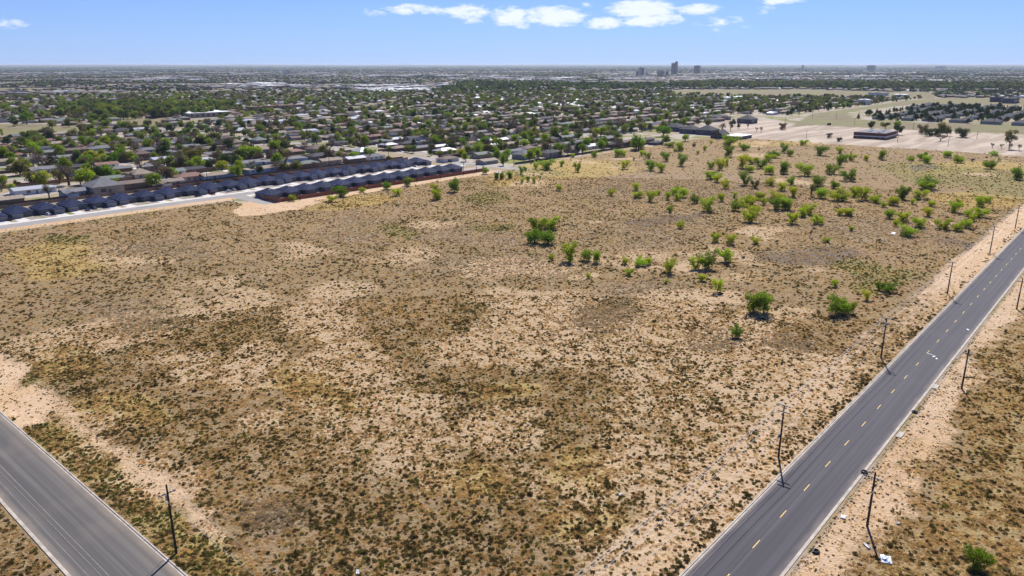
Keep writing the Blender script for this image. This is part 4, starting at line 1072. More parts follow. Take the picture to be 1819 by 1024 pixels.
# eastern subdivision of dark roofs
for yy in np.arange(120, 386, 37):
    for xx in np.arange(1262, 1760, 33):
        x, y = xx+rnd.uniform(-4, 4), yy+rnd.uniform(-3, 3)
        if y > 350+(x-1262)*.1 or not visible(x, y): continue
        HOUSES.append(dict(x=x, y=y, kind=rnd.choice(['ell_hip', 'ranch_hip', 'square_hip']), roof='roof_dark', rn='charcoal', wall=rnd.choice(['wall_brick', 'wall_brown', 'wall_tan']), rz=rnd.choice([0, math.pi/2, math.pi]), s=rnd.uniform(1.1, 1.35), row='sub'))
for h in HOUSES:
    px, py = pj(h['x'], h['y']); h['px'] = px; h['d'] = math.hypot(h['x'], h['y'])
nsp = len(SPECIAL)
sp, gen = HOUSES[:nsp], sorted(HOUSES[nsp:], key=lambda h: h['d'])
N_IND = 300 - nsp
ind, rest = gen[:N_IND], gen[N_IND:]
for h in sp: town_house(h['x'], h['y'], h['rz'], h['kind'], h['roof'], h['wall'], h['label'], None, True, sc=(h['s'],)*3)
SHW = {'ranch_gable': 'gabled', 'ranch_hip': 'hip-roofed', 'ell_hip': 'ell-shaped hip-roofed', 'ell_gable': 'ell-shaped gabled', 'long_low': 'long low', 'square_hip': 'square hip-roofed'}
rows = {}
for h in ind: rows.setdefault('sub' if h['row'] == 'sub' else ('w' if h['row'][2] == 0 else 'e', round(h['y']/42)), []).append(h)
wrow = sorted(k for k in rows if k != 'sub' and k[0] == 'w'); erow = sorted(k for k in rows if k != 'sub' and k[0] == 'e')
for key, L in rows.items():
    L.sort(key=lambda h: h['px'])
    for i, h in enumerate(L):
        if key == 'sub': where = '%s from left among houses beyond the sand lot' % ordinal(i+1); g = 'charcoal roofed houses beyond the sand lot'
        elif key[0] == 'w': where = '%s from left in %s town row behind new houses' % (ordinal(i+1), ordinal(wrow.index(key)+1)); g = 'older town houses behind the new houses'
        else: where = '%s from left in %s town row beyond the pasture' % (ordinal(i+1), ordinal(erow.index(key)+1)); g = 'older town houses beyond the pasture'
        town_house(h['x'], h['y'], h['rz'], h['kind'], h['roof'], h['wall'], '%s %s house, %s' % (h['rn'], SHW[h['kind']], where), g, h['d'] < 900, sc=(h['s'],)*3)

# streets of the town (thin sheets) and street cars
def town_streets():
    b = MB(); z = .006
    for k in range(0, 34):
        for seg, (xa, xb) in enumerate(((40, 455.5), (466.5, 2700))):
            ys = (549 if seg == 0 else 447)+84*k
            x = xa; run = None
            while x < xb:
                ok = town_ok(x, ys) and town_ok(x+12, ys)
                if ok and run is None: run = x
                if (not ok or x+12 >= xb) and run is not None:
                    b.quad([(run, ys-4.5, z), (x, ys-4.5, z), (x, ys+4.5, z), (run, ys+4.5, z)]); run = None
                x += 12
    for j in range(0, 9):
        xs = 461+276*j; y = 520; run = None
        while y < 2700:
            ok = town_ok(xs, y) and town_ok(xs, y+12)
            if ok and run is None: run = y
            if (not ok or y+12 >= 2700) and run is not None:
                b.quad([(xs-5, run, z+.004), (xs+5, run, z+.004), (xs+5, y, z+.004), (xs-5, y, z+.004)]); run = None
            y += 12
    tag(b.build('streets', M['street_asphalt']), kind='structure')
    b = MB()     # front drives of the nearer houses
    for h in gen[:520]:
        if h['row'] == 'sub': continue
        s = 1 if h['row'][1] > 0 else -1
        ys = h['row'][0]*84 + (549 if h['row'][2] == 0 else 447)
        x = h['x']+rnd.uniform(3, 7)*rnd.choice([-1, 1])
        ya, yb = ys+s*4.6, ys+s*12.5
        b.quad([(x-2.6, min(ya, yb), .012), (x+2.6, min(ya, yb), .012), (x+2.6, max(ya, yb), .012), (x-2.6, max(ya, yb), .012)])
        h['drive'] = (x, ys+s*9.0)
    tag(b.build('driveways', M['concrete']), kind='structure')
town_streets()
ncar = 0; cars_done = []
for h in gen[:230]:
    if 'drive' in h and rnd.random() < .42 and h['d'] < 900:
        p = rnd.choice(list(CARN)); suv = rnd.random() < .5
        cars_done.append((h['drive'][0], h['drive'][1], p, suv, pj(*h['drive'])[0]))
cars_done.sort(key=lambda c: c[4])
for i, (x, y, p, suv, px) in enumerate(cars_done):
    car(x, y, math.pi/2+rnd.uniform(-.06, .06), p, suv, '%s %s, %s from left of the cars on town house drives' % (CARN[p], 'suv' if suv else 'car', ordinal(i+1) if i < 68 else 'last'), 'cars on the drives of the older town')

# backyard fences of the nearer town rows
fn = 0
for k in range(0, 4):
    for seg, (xa, xb) in enumerate(((70, 452), (470, 735), (742, 1010))):
        y0 = (591 if seg == 0 else 489)+84*k
        if seg == 2: y0 += 84
        for side in (-1, 1):
            xs = xa if k == 0 or seg else xa
            if not town_ok((xa+xb)/2, y0): continue
            if not visible((xa+xb)/2, y0, 500): continue
            fn += 1
            m = rnd.choice(['fence_dark', 'fence_tan', 'fence_redwood'])
            nm = {'fence_dark': 'dark', 'fence_tan': 'tan', 'fence_redwood': 'red-brown'}[m]
            fence('wooden_fence', [(xs, y0+side*3.2), (xb, y0+side*3.2)], 1.8, M[m], '%s backyard fence, %s side of %s alley %s' % (nm, 'near' if side < 0 else 'far', ordinal(k+1), ['behind the new houses', 'past the cross street', 'right of middle cross street'][seg]), 'backyard fences along the town alleys', post=6)
fence('wooden_fence', [(478, 409), (560, 410), (700, 412), (745, 412)], 1.9, M['fence_dark'], 'dark fence along the town edge facing the pasture')

# ------------------------------------------------------------------ generic stuff by geometry nodes
def stuff(name, pts, idx, scl, rot, protos, label, cat):
    """one object that scatters the prototype meshes over given ground points"""
    n = len(pts)
    col = bpy.data.collections.new(name+'_shapes')
    for i, me in enumerate(protos):
        o = bpy.data.objects.new('%s_shape_%02d' % (name, i), me); col.objects.link(o)
    me = bpy.data.meshes.new(name); me.vertices.add(n)
    me.vertices.foreach_set('co', np.asarray(pts, np.float32).ravel())
    a = me.attributes.new('pick', 'INT', 'POINT'); a.data.foreach_set('value', np.asarray(idx, np.int32))
    a = me.attributes.new('size', 'FLOAT_VECTOR', 'POINT'); a.data.foreach_set('vector', np.asarray(scl, np.float32).ravel())
    a = me.attributes.new('turn', 'FLOAT_VECTOR', 'POINT'); a.data.foreach_set('vector', np.asarray(rot, np.float32).ravel())
    o = ob(name, me)
    ng = bpy.data.node_groups.new(name, 'GeometryNodeTree')
    ng.interface.new_socket('Geometry', in_out='INPUT', socket_type='NodeSocketGeometry')
    ng.interface.new_socket('Geometry', in_out='OUTPUT', socket_type='NodeSocketGeometry')
    N = ng.nodes; gi = N.new('NodeGroupInput'); go = N.new('NodeGroupOutput')
    ip = N.new('GeometryNodeInstanceOnPoints'); ci = N.new('GeometryNodeCollectionInfo')
    ci.inputs['Collection'].default_value = col; ci.inputs['Separate Children'].default_value = True; ci.inputs['Reset Children'].default_value = True
    def na(nm, typ):
        q = N.new('GeometryNodeInputNamedAttribute'); q.data_type = typ; q.inputs['Name'].default_value = nm
        return [s for s in q.outputs if s.enabled and s.name == 'Attribute'][0]
    L = ng.links
    L.new(gi.outputs[0], ip.inputs['Points']); L.new(ci.outputs[0], ip.inputs['Instance'])
    ip.inputs['Pick Instance'].default_value = True
    L.new(na('pick', 'INT'), ip.inputs['Instance Index'])
    e2r = N.new('FunctionNodeEulerToRotation'); L.new(na('turn', 'FLOAT_VECTOR'), e2r.inputs[0]); L.new(e2r.outputs[0], ip.inputs['Rotation'])
    L.new(na('size', 'FLOAT_VECTOR'), ip.inputs['Scale'])
    L.new(ip.outputs[0], go.inputs[0])
    md = o.modifiers.new('scatter', 'NODES'); md.node_group = ng
    tag(o, label, cat, kind='stuff')
    return o

# ---- town trees: individuals and the rest
cand = []
R = np.random.default_rng(55)
placed = [(t['x'], t['y']) for t in TREES if t['zone'] != 'field']
def dist_ok(x, y, r):
    return all((x-a)**2+(y-b)**2 > r*r for a, b in placed)
HG = {}
for h in HOUSES: HG.setdefault((int(h['x']//30), int(h['y']//30)), []).append(h)
def near_house(x, y):
    ix, iy = int(x//30), int(y//30)
    for a in (-1, 0, 1):
        for b_ in (-1, 0, 1):
            for h in HG.get((ix+a, iy+b_), ()):
                if abs(h['x']-x) < 8.5*h['s'] and abs(h['y']-y) < 5.5*h['s']: return True
    return False
def sample_dir(n, dmin, dmax, pw=1.0):
    """random ground points inside the viewed wedge, density per area falling as distance**(pw-1)"""
    a = AZ - np.radians(R.uniform(-37, 37, n))
    u = R.uniform(0, 1, n)
    d = (dmin**(1+pw) + u*(dmax**(1+pw)-dmin**(1+pw)))**(1/(1+pw))
    return d*np.cos(a), d*np.sin(a)
xs, ys = sample_dir(16000, 480, 2400, 1.05)
tmix = [('round', BR, 14), ('round', GR, 22), ('round', OL, 18), ('bare', TW, 24), ('round', DK, 12), ('round', RU, 4), ('round', YL, 4), ('cone', DK, 3)]
tk = [t[:2] for t in tmix]; tw = np.array([t[2] for t in tmix], float); tw /= tw.sum()
belt = [gp(*p) for p in [(105,192),(250,186),(420,187),(400,206),(300,212),(110,214)]]
belt2 = [gp(*p) for p in [(830,146),(1010,150),(1180,150),(1180,160),(1000,163),(760,166)]]
townT = []
belt3 = [gp(*p) for p in [(1190,147),(1830,149),(1830,160),(1640,160),(1190,156)]]
for x, y in zip(xs, ys):
    if not town_ok(x, y) or is_street(x, y) or near_house(x, y): continue
    if not dist_ok(x, y, 6): continue
    if (440 < x < 470 and y < 700): continue
    sub = x > 1240 and y < 400
    k, lf = tk[R.choice(len(tk), p=tw)]
    if sub: k, lf = ('cone', DK) if R.random() < .6 else ('round', DK)
    w = R.uniform(5, 12.5) if k != 'cone' else R.uniform(3.5, 6); h = w*R.uniform(.75, 1.05) if k != 'cone' else w*R.uniform(1.3, 1.8)
    townT.append(dict(x=x, y=y, w=w, h=h, kind=k, leaf=lf, zone='town', note=None))
# belts of trees around parks
for poly, n, leaves in ((belt, 330, [BR, GR, GR, DK, OL]), (belt2, 800, [GR, DK, GR, DK]), (belt3, 1500, [GR, DK, DK, OL])):
    px0, px1 = min(p[0] for p in poly), max(p[0] for p in poly); py0, py1 = min(p[1] for p in poly), max(p[1] for p in poly)
    c = 0
    while c < n:
        x, y = R.uniform(px0, px1), R.uniform(py0, py1)
        if inpoly(np.array([x]), np.array([y]), poly)[0]:
            w = R.uniform(11, 17); townT.append(dict(x=x, y=y, w=w, h=w*.9, kind='round', leaf=leaves[R.integers(len(leaves))], zone='town', note=None)); c += 1
townT.sort(key=lambda t: math.hypot(t['x'], t['y'])/(t['w']))
nfield = sum(t['zone'] == 'field' for t in TREES); nother = len(TREES)-nfield
N_TOWN = max(0, 300-len(TREES)) + 60
t_ind, t_rest = townT[:N_TOWN], townT[N_TOWN:]
ALLT = TREES + t_ind
for t in ALLT: t['px'], t['py'] = pj(t['x'], t['y']); t['d'] = math.hypot(t['x'], t['y'])

LN = {BR: 'bright green', GR: 'mid green', YL: 'yellow-green', OL: 'olive', DK: 'dark', RU: 'rust brown', TW: 'bare brown'}
KN = {'mesq': 'mesquite', 'round': 'leafy tree', 'bare': 'tree', 'cone': 'conical evergreen', 'column': 'slim columnar tree', 'tall': 'tall ragged tree'}
def sizew(w): return 'small' if w < 5.0 else 'mid-sized' if w < 8 else 'broad'
bands = {}
for t in ALLT:
    if t['zone'] == 'field':
        key = ('field', int(t['py']//22) if t['py'] < 400 else 100+int(t['py']//60))
    elif t['zone'] == 'lot': key = ('lot', 0)
    else: key = ('town', int(t['py']//14))
    bands.setdefault(key, []).append(t)
fb = sorted(k for k in bands if k[0] == 'field'); tb = sorted(k for k in bands if k[0] == 'town')
for key, L in bands.items():
    L.sort(key=lambda t: t['px'])
    for i, t in enumerate(L):
        d = '%s %s' % (LN[t['leaf']], KN[t['kind']])
        if key[0] == 'field':
            b_ = len(fb)-fb.index(key)
            lab = '%s %s, %s from left in %s pasture line from front' % (sizew(t['w']), d, ordinal(i+1), ordinal(b_)); g = 'mesquite trees in the pasture'
        elif key[0] == 'lot':
            lab = '%s %s by the cleared sand lot, %s from left there' % (sizew(t['w']), d, ordinal(i+1)); g = 'trees around the cleared sand lot'
        else:
            b_ = len(tb)-tb.index(key)
            lab = '%s %s, %s from left in %s town tree line from front' % (sizew(t['w']), d, ordinal(min(i+1, 69)), ordinal(b_)); g = 'trees among the town houses'
        t['label'] = lab; t['group'] = g
for t in ALLT:
    P = (MESQ if t['kind'] == 'mesq' else TP[t['kind']]); P = P[int(abs(t['x']*13+t['y']*7)) % len(P)]
    W0, H0 = PSIZE[t['kind']]; sx = t['w']/W0; sz = t['h']/H0
    e = empty('mesquite_tree' if t['kind'] == 'mesq' else {'cone': 'evergreen_tree', 'bare': 'bare_tree'}.get(t['kind'], 'leafy_tree'), (t['x'], t['y'], 0), (t['x']*3.7+t['y']) % 6.28, (sx, sx, sz))
    tag(e, t['label'], 'tree', t['group'])
    lf = {BR: 'town_bright', YL: 'town_yellow'}.get(t['leaf'], t['leaf']) if t['zone'] == 'town' else t['leaf']
    ob('trunk', P[0], e); ob('crown', crown_of(P, lf), e)

# rest of the nearer town's trees, as one mass
def joined(P, leaf):
    k = 'joined_'+leaf
    if k not in P[3]:
        tr = P[0]; nv = len(tr.vertices); co = np.zeros(nv*3, np.float32); tr.vertices.foreach_get('co', co)
        me = bpy.data.meshes.new('tree'); V = np.concatenate([co.reshape(-1, 3), P[1]])
        fs = [tuple(p.vertices) for p in tr.polygons] + [tuple(int(v)+nv for v in f) for f in P[2]]
        me.from_pydata(V.tolist(), [], fs); me.materials.append(M['bark']); me.materials.append(M[leaf])
        me.polygons.foreach_set('material_index', [0]*len(tr.polygons)+[1]*len(P[2])); P[3][k] = me
    return P[3][k]
combo = [('round', 0, BR), ('round', 1, GR), ('round', 2, OL), ('bare', 0, TW), ('round', 3, DK), ('cone', 0, DK), ('round', 4, YL), ('round', 5, RU)]
MUTE = {BR: 'muted_bright', GR: 'muted_green', OL: 'muted_olive', YL: 'muted_bright', RU: 'muted_olive'}
protos = [joined(TP[k][i], MUTE.get(lf, lf)) for k, i, lf in combo]
cidx = {(k, lf): i for i, (k, _, lf) in enumerate(combo)}
pts = [(t['x'], t['y'], 0) for t in t_rest]; ii = [cidx[(t['kind'], t['leaf'])] for t in t_rest]
sc = [(t['w']/PSIZE[t['kind']][0],)*2+(t['h']/PSIZE[t['kind']][1],) for t in t_rest]
stuff('town_trees', pts, ii, sc, [(0, 0, rnd.uniform(0, 6.28)) for _ in pts], protos, 'mixed trees spread through the farther streets of the town', 'trees')

# far houses
def simple_house(roof, wall, w=18, d=10):
    wl = MB(); wl.box(-w/2, w/2, -d/2, d/2, 0, 2.8, 1, False); wl.hip(-w/2, w/2, -d/2, d/2, 2.8, .33, .6, .18, 0)
    return wl.mesh('house', [M[roof], M[wall]])
FH = [simple_house(r, w) for r, w in [('roof_grey', 'wall_brick'), ('roof_tan', 'wall_tan'), ('roof_brown', 'wall_brown'), ('roof_dark', 'wall_grey'), ('roof_metal', 'wall_white'), ('roof_green', 'wall_tan')]]
RI = {'roof_grey': 0, 'roof_tan': 1, 'roof_brown': 2, 'roof_dark': 3, 'roof_metal': 4, 'roof_green': 5, 'roof_red': 2}
pts = [(h['x'], h['y'], 0) for h in rest]; ii = [RI[h['roof']] for h in rest]; rr = [(0, 0, h['rz']) for h in rest]; ss = [(h['s'],)*3 for h in rest]
xs, ys = sample_dir(36000, 2250, 9500, .8)
dn = vnoise(xs, ys, 700, 61, 4)
for x, y, q in zip(xs, ys, dn):
    if q < .42: continue
    if any(inpoly(np.array([x]), np.array([y]), p)[0] for p in (belt3, OPENW['meadow'], OPENW['meadow_east'], OPENW['left_far1'], OPENW['left_far2'])): continue
    pts.append((x, y, 0)); ii.append(int(R.choice(6, p=[.30, .24, .20, .17, .04, .05]))); rr.append((0, 0, rnd.choice([0, 1.57]))); s = rnd.uniform(.9, 1.7); ss.append((s, s, s*.9))
stuff('far_houses', pts, ii, ss, rr, FH, 'low houses in the farther streets of the town', 'houses')

# far trees
def far_crown(seed, leaf, n=90):
    Rr = np.random.default_rng(seed)
    lob = [(Rr.uniform(-2.6, 2.6), Rr.uniform(-2.6, 2.6), Rr.uniform(2.6, 5.6), 1.9, 1.9, 1.5) for _ in range(6)]
    V, F = leaf_cloud(Rr, lob, n, 1.9)
    return mesh_np('far_crown', V, F, [M[leaf]])
FC = [far_crown(300, 'far_leaf'), far_crown(301, 'far_leaf'), far_crown(302, 'leaf_green'), far_crown(303, 'leaf_dark'), far_crown(304, 'leaf_olive'), far_crown(305, 'twig_brown')]
P_, I_, S_ = [], [], []
for n, a, b_, smin, smax, thr in ((46000, 2200, 8000, .8, 1.5, .38), (34000, 8000, 26000, 2.2, 4.2, .34)):
    xs, ys = sample_dir(n, a, b_, .75)
    dn = vnoise(xs, ys, 900, 71, 5)
    keep = dn > thr
    for nm in ('meadow', 'meadow_east', 'left_far1', 'left_far2'): keep &= ~inpoly(xs, ys, OPENW[nm])
    # rail yard and big sheds below downtown stay clear
    pxx, pyy = pj(xs, ys)
    keep &= ~((pxx > 1080) & (pxx < 1260) & (pyy > 137) & (pyy < 148))
    xs, ys = xs[keep], ys[keep]
    P_.append(np.stack([xs, ys, rise(xs, ys)], 1)); I_.append(R.choice(6, len(xs), p=[.38, .34, .05, .10, .06, .07]))
    s = R.uniform(smin, smax, len(xs)); S_.append(np.stack([s*1.2, s*1.2, s*(1.0 if a < 5000 else .38)], 1))
P_ = np.concatenate(P_); I_ = np.concatenate(I_); S_ = np.concatenate(S_)
stuff('far_trees', P_, I_, S_, [(0, 0, a) for a in R.uniform(0, 6.28, len(P_))], FC, 'dark green tree cover of the plain toward the horizon', 'trees')

# far roofs of workshops and stores
def shed(roof, wall):
    b = MB(); b.box(-20, 20, -12, 12, 0, 6, 1, False); b.box(-20.3, 20.3, -12.3, 12.3, 6.0, 6.5, 0); b.box(-6, -2, -3, 0, 6.5, 7.6, 1); b.box(8, 11, 2, 5, 6.5, 7.4, 1)
    return b.mesh('shed', [M[roof], M[wall]])
SHD = [shed('roof_white', 'wall_tan'), shed('roof_white', 'wall_white'), shed('roof_tan', 'wall_brick'), shed('roof_grey', 'wall_grey')]
ctr = [(120,132,110,3),(540,132,60,4),(660,136,90,4),(850,137,90,3),(1000,143,90,4),(1130,136,60,4),(1310,132,70,4),(1450,128,140,6),(1600,132,120,6),(1740,130,100,6),(480,153,60,5),(700,160,60,6),(1360,138,90,3),(300,141,90,4),(1560,142,150,5),(920,139,80,3),(1400,124,200,3),(1700,124,150,3)]
pts, ii, ss, rr = [], [], [], []
for px, py, w, h in ctr:
    for _ in range(48):
        qx, qy = px+rnd.gauss(0, w*.5), py+rnd.gauss(0, h*.5)
        if qy < 119.5: continue
        x, y = gp(qx, qy); pts.append((x, y, 0)); ii.append(rnd.choice([0, 0, 1, 2, 3])); s = rnd.uniform(.5, 2.6)
        ss.append((s*rnd.uniform(.7, 1.6), s*rnd.uniform(.6, 1.2), rnd.uniform(.7, 1.4))); rr.append((0, 0, rnd.choice([0, 1.57])))
stuff('far_sheds', pts, ii, ss, rr, SHD, 'scattered low store and workshop roofs far across the town', 'buildings')

# ------------------------------------------------------------------ larger buildings one can tell apart
def win_bands(m_wall, m_glass):  # helper naming
    return [m_wall, m_glass]
def tower(px, py, wpx, hpx, wall, label, steps=1, name='office_tower', dk=None, depth=None):
    x, y = gp(px, py); dz = depth_at(py); w = wpx*dz/FPX; h = hpx*dz/FPX/CP; d = depth or w*.8
    e = empty(name, (x, y, 0), 0.12); tag(e, label, 'building')
    b = MB(); b.box(-w/2, w/2, -d/2, d/2, 0, h, 0, False)
    if steps == 2: b.box(w/2, w*.95, -d/2+3, d/2-3, 0, h*.80, 0, False)
    b.build('wall', M[wall], e)
    g = MB(); n = max(3, int(h/4.2))
    for i in range(n):
        z = 3+i*(h-5)/n
        g.box(-w/2-.15, w/2+.15, -d/2-.15, d/2+.15, z, z+1.5)
    g.build('window_band', M['glass'], e)
    r = MB(); r.box(-w/2-.4, w/2+.4, -d/2-.4, d/2+.4, h, h+1.2); r.box(-w/6, w/6, -d/6, d/6, h+1.2, h+4.5); r.build('roof', M['roof_grey'], e)
    return e
mat('tower_tan', (0.40, 0.31, 0.27), 0.8); mat('tower_dark', (0.17, 0.165, 0.175), 0.7); mat('tower_white', (0.6, 0.6, 0.6), 0.7); mat('tower_grey', (0.28, 0.27, 0.28), .8)
tower(1200.5,133,4.6,21,'tower_tan','tallest downtown tower, slim tan-brown shaft on the skyline')
tower(1195,133,6,18.5,'tower_tan','slightly lower tan-brown block left of the tallest downtown tower')
tower(1238,132,10.5,13.5,'tower_tan','broad brown downtown tower right of the tallest one')
tower(1137.5,136,5,14,'tower_white','white downtown slab left of the tallest tower',dk=1)
tower(1142,136,3,13,'tower_dark','narrow dark downtown block joined beside the white slab')
tower(1132,136,4,8,'tower_grey','low grey downtown block left of the white slab')
tower(1175,135,8,8,'tower_tan','low brown downtown building with dark top')
tower(1168.5,136,2.5,9,'tower_dark','small dark downtown tower left of the low brown building')
tower(1185,134,5,6,'tower_dark','low dark downtown building left of the tall tan pair')
tower(1150,136,4,5,'tower_white','small pale downtown building right of the white slab')
tower(1425.5,125,4,8,'tower_dark','small dark tower standing alone right of downtown')
tower(1547,126,15,8.5,'tower_dark','broad dark-glass building on the right skyline')
tower(1671,123,20,4.5,'tower_dark','long dark building near the right horizon')
tower(510,133,9,7,'tower_white','white silo-like block left of centre near the horizon')
tower(980,119.8,1.4,3.4,'tower_dark','thin dark water tower on the horizon left of downtown',name='water_tower')

def hall(px, py, wpx, dm, h, wall, roof, label, rz=0.0, name='warehouse', bands=True):
    x, y = gp(px, py); dz = depth_at(py); w = wpx*dz/FPX/0.76
    e = empty(name, (x, y, 0), rz); tag(e, label, 'building')
    b = MB(); b.box(-w/2, w/2, -dm/2, dm/2, 0, h, 0, False); b.build('wall', M[wall], e)
    r = MB(); r.box(-w/2-.6, w/2+.6, -dm/2-.6, dm/2+.6, h, h+.6)
    for i in range(max(2, int(w/30))):
        xx = -w/2+w*(i+.5)/max(2, int(w/30)); r.box(xx-1.6, xx+1.6, -2, 2, h+.6, h+2)
    r.build('roof', M[roof], e)
    g = MB(); n = max(3, int(w/9))
    for i in range(n):
        xx = -w/2+w*(i+.5)/n; g.box(xx-2, xx+2, -dm/2-.08, -dm/2, h*.35, h*.7)
    g.build('window_row', M['glass'], e)
for a in [
 (60,131,26,70,9,'wall_white','roof_white','white warehouse roof nearest the left edge at the horizon'),
 (118,131,30,70,9,'wall_white','roof_white','white warehouse, second from the left near the horizon'),
 (150,130,36,90,10,'wall_white','roof_white','long white warehouse, third from the left near the horizon'),
 (218,129.5,36,80,10,'wall_white','roof_white','long white warehouse, fourth from the left near the horizon'),
 (432,133,34,60,9,'wall_white','roof_white','white warehouse left of the silo-like block'),
 (565,131,30,60,9,'wall_white','roof_white','white warehouse right of the silo-like block'),
 (545,145,38,40,8,'wall_tan','roof_tan','cream-roofed long hall in mid distance left of centre'),
 (480,156,26,40,8,'wall_white','roof_white','white roofed hall in mid distance, left of its twin'),
 (527,155,20,40,8,'wall_white','roof_white','white roofed hall in mid distance, right of its twin'),
 (700,136,90,60,9,'wall_white','roof_white','very long white roof left of centre near the horizon'),
 (800,136,60,60,9,'wall_white','roof_white','long white roof in the middle near the horizon'),
 (690,150,60,50,9,'wall_tan','roof_tan','long cream stadium-like roof left of centre'),
 (790,154,20,40,8,'wall_white','roof_white','small white hall among trees in the middle distance'),
 (1002,141,40,80,9,'wall_white','roof_white','white shed left of the rail yard below downtown'),
 (1310,129,26,60,9,'wall_white','roof_white','white hall right of downtown'),
 (1450,139,40,60,10,'wall_brick','roof_red','large reddish-roofed store right of downtown'),
 (360,207,60,55,7,'wall_tan','roof_white','white-roofed school building on the left beyond the houses'),
 (492,197,82,24,9,'wall_brown','roof_red','long dark brick building left of the centre beyond the houses'),
 (1560,170,24,40,8,'wall_white','roof_tan','tan roofed hall by the meadow on the right'),
 (1600,174,22,30,8,'wall_white','roof_white','pale hall right of the tan roofed hall by the meadow'),
 (1535,186,14,20,10,'wall_white','roof_white','two-storey white house at the meadow corner'),
 (1795,183,46,22,10,'wall_slate','roof_dark','dark apartment block at the right edge beyond the meadow'),
 (1770,181,22,22,10,'wall_slate','roof_dark','smaller dark apartment block left of the one at the right edge'),
 (1150,158,60,26,6,'wall_white','roof_tan','long pale building left of the far meadow'),
 (1300,177,60,26,6,'wall_white','roof_white','long white roof before the far meadow'),
]: hall(*a)

# low brick office on the sand lot: two red-brick bands with a pale band between, dark grey flat roof
e = empty('brick_office', (914, 238, 0)); tag(e, 'low dark red brick office with a pale band and flat roof on the sand lot', 'building')
mat('dark_brick', (0.13, 0.05, 0.042), 0.9, 0.2, 1.0)
b = MB(); b.box(0, 46, 0, 34, 0, 2.6, 0, False); b.box(0, 46, 0, 34, 3.5, 6.4, 0, False); b.build('wall', M['dark_brick'], e)
b = MB(); b.box(-.2, 46.2, -.2, 34.2, 2.6, 3.5); b.build('pale_band', M['wall_white'], e)
b = MB(); b.box(-.15, 46.15, -.15, 34.15, 6.4, 6.9, 0); b.box(.4, 45.6, .4, 33.6, 6.9, 6.96, 1)
for (x, y) in [(8,8),(15,20),(26,9),(33,24),(40,12)]: b.box(x, x+3, y, y+2.4, 6.96, 8.3, 2)
b.build('roof', [M['dark_brick'], M['roof_grey'], M['white_paint']], e)
for i in range(7): ob('window', WINB, e, (3+i*6.5, 0, .9))
for i in range(4): ob('window', WINB, e, (0, 5+i*8, .9), math.radians(-90))
# gabled hall with long white lean-to beside the sand lot
x, y = gp(1300, 246)
e = empty('gabled_hall', (x-4, y, 0)); tag(e, 'dark gabled hall with a long flat white lean-to at the pasture head', 'building')
b = MB(); b.box(-9, 9, 6, 20, 0, 4.5, 0, False); b.box(-6, 26, -14, 5.8, 0, 3.2, 0, False); b.build('wall', M['wall_slate'], e)
b = MB(); b.hip(-9, 9, 6, 20, 4.5, .6, .6, .2, 0, 'x'); b.box(-6.6, 26.6, -14.6, 5.0, 3.2, 3.6, 1); b.build('roof', [M['roof_dark'], M['white_paint']], e)
for i in range(3): ob('window', WIN, e, (-6+i*6, 6, 1.2))
for i in range(4): ob('window', WIN, e, (0+i*6, -14, 1.0))
# container on the lot
x, y = gp(1472.5, 222.5)
e = empty('storage_container', (x, y, 0)); tag(e, 'brown storage container on the far side of the sand lot', 'container')
b = MB(); b.box(-4, 4, -1.3, 1.3, .1, 2.8)
for i in range(16): b.box(-3.9+i*.5, -3.7+i*.5, -1.36, -1.3, .2, 2.7)
b.build('body', M['dark_brick'], e); b = MB(); b.box(-4.06, -4, -1.2, 1.2, .2, 2.7); b.build('door', M['fence_dark'], e)

# ------------------------------------------------------------------ poles and wires
def pole_meshes(h, arm, arm_z, n_ins=4):
    b = MB(); b.tube([(0,0,-.3),(0,0,h*.5),(0,0,h)], [.24,.20,.15], 8); pm = b.mesh('pole', M['pole_wood'])
    b = MB(); b.box(-.09, .09, -arm/2, arm/2, -.1, .1); am = b.mesh('crossarm', M['crossarm_wood'])
    b = MB(); b.tube([(0,0,0),(0,0,.08),(0,0,.14),(0,0,.22)], [.05,.09,.05,.07], 8); im = b.mesh('insulator', M['insulator'])
    return pm, am, im
PA = pole_meshes(12.0, 2.6, 0); PB = pole_meshes(11.0, 2.8, 0); PC = pole_meshes(13.3, 3.0, 0); PD = pole_meshes(9.0, 1.8, 0)
def utility_pole(x, y, P, h, arms, label, group=None, rz=0, arm_len=2.4, rich=True):
    e = empty('utility_pole', (x, y, 0), rz); tag(e, label, 'utility pole', group)
    ob('pole', P[0], e)
    for z in arms:
        a = ob('crossarm', P[1], e, (.2, 0, z))
        if rich:
            for q in (-.45, -.2, .2, .45): ob('insulator', P[2], a, (0, q*arm_len, .07))
    return e
LA = [(67,50),(145,50),(219,50),(301,50),(383,50),(451,50),(531,50),(611,50),(691,50)]
for i, (x, y) in enumerate(LA[1:]):
    utility_pole(x, y, PA, 12.0, (10.4, 12.0-.15) if i != 9 else (), 'wooden utility pole on field side of dark road, %s from front' % ordinal(i+1), 'poles on the field side of the dark road')
LB = [(52,28),(131,28),(210,28),(297,28),(380,28)]
for i, (x, y) in enumerate(LB[1:]):
    utility_pole(x, y, PB, 11.0, (9.7,), 'wooden pole with pale crossarm right of dark road, %s from front' % ordinal(i+1), 'poles on the right side of the dark road')
e = utility_pole(45.6, 115, PC, 13.3, (11.6,), 'dark wooden utility pole by the kerb of the grey road at bottom left', rz=math.radians(90), arm_len=2.8)
b = MB(); b.tube([(0,0,0),(0,0,.9)], [.28,.28], 10); b.tube([(0,0,.9),(0,0,1.0)], [.28,.1], 10); ob('transformer', b.mesh('transformer', M['metal_grey']), e, (.45, 0, 10.2))
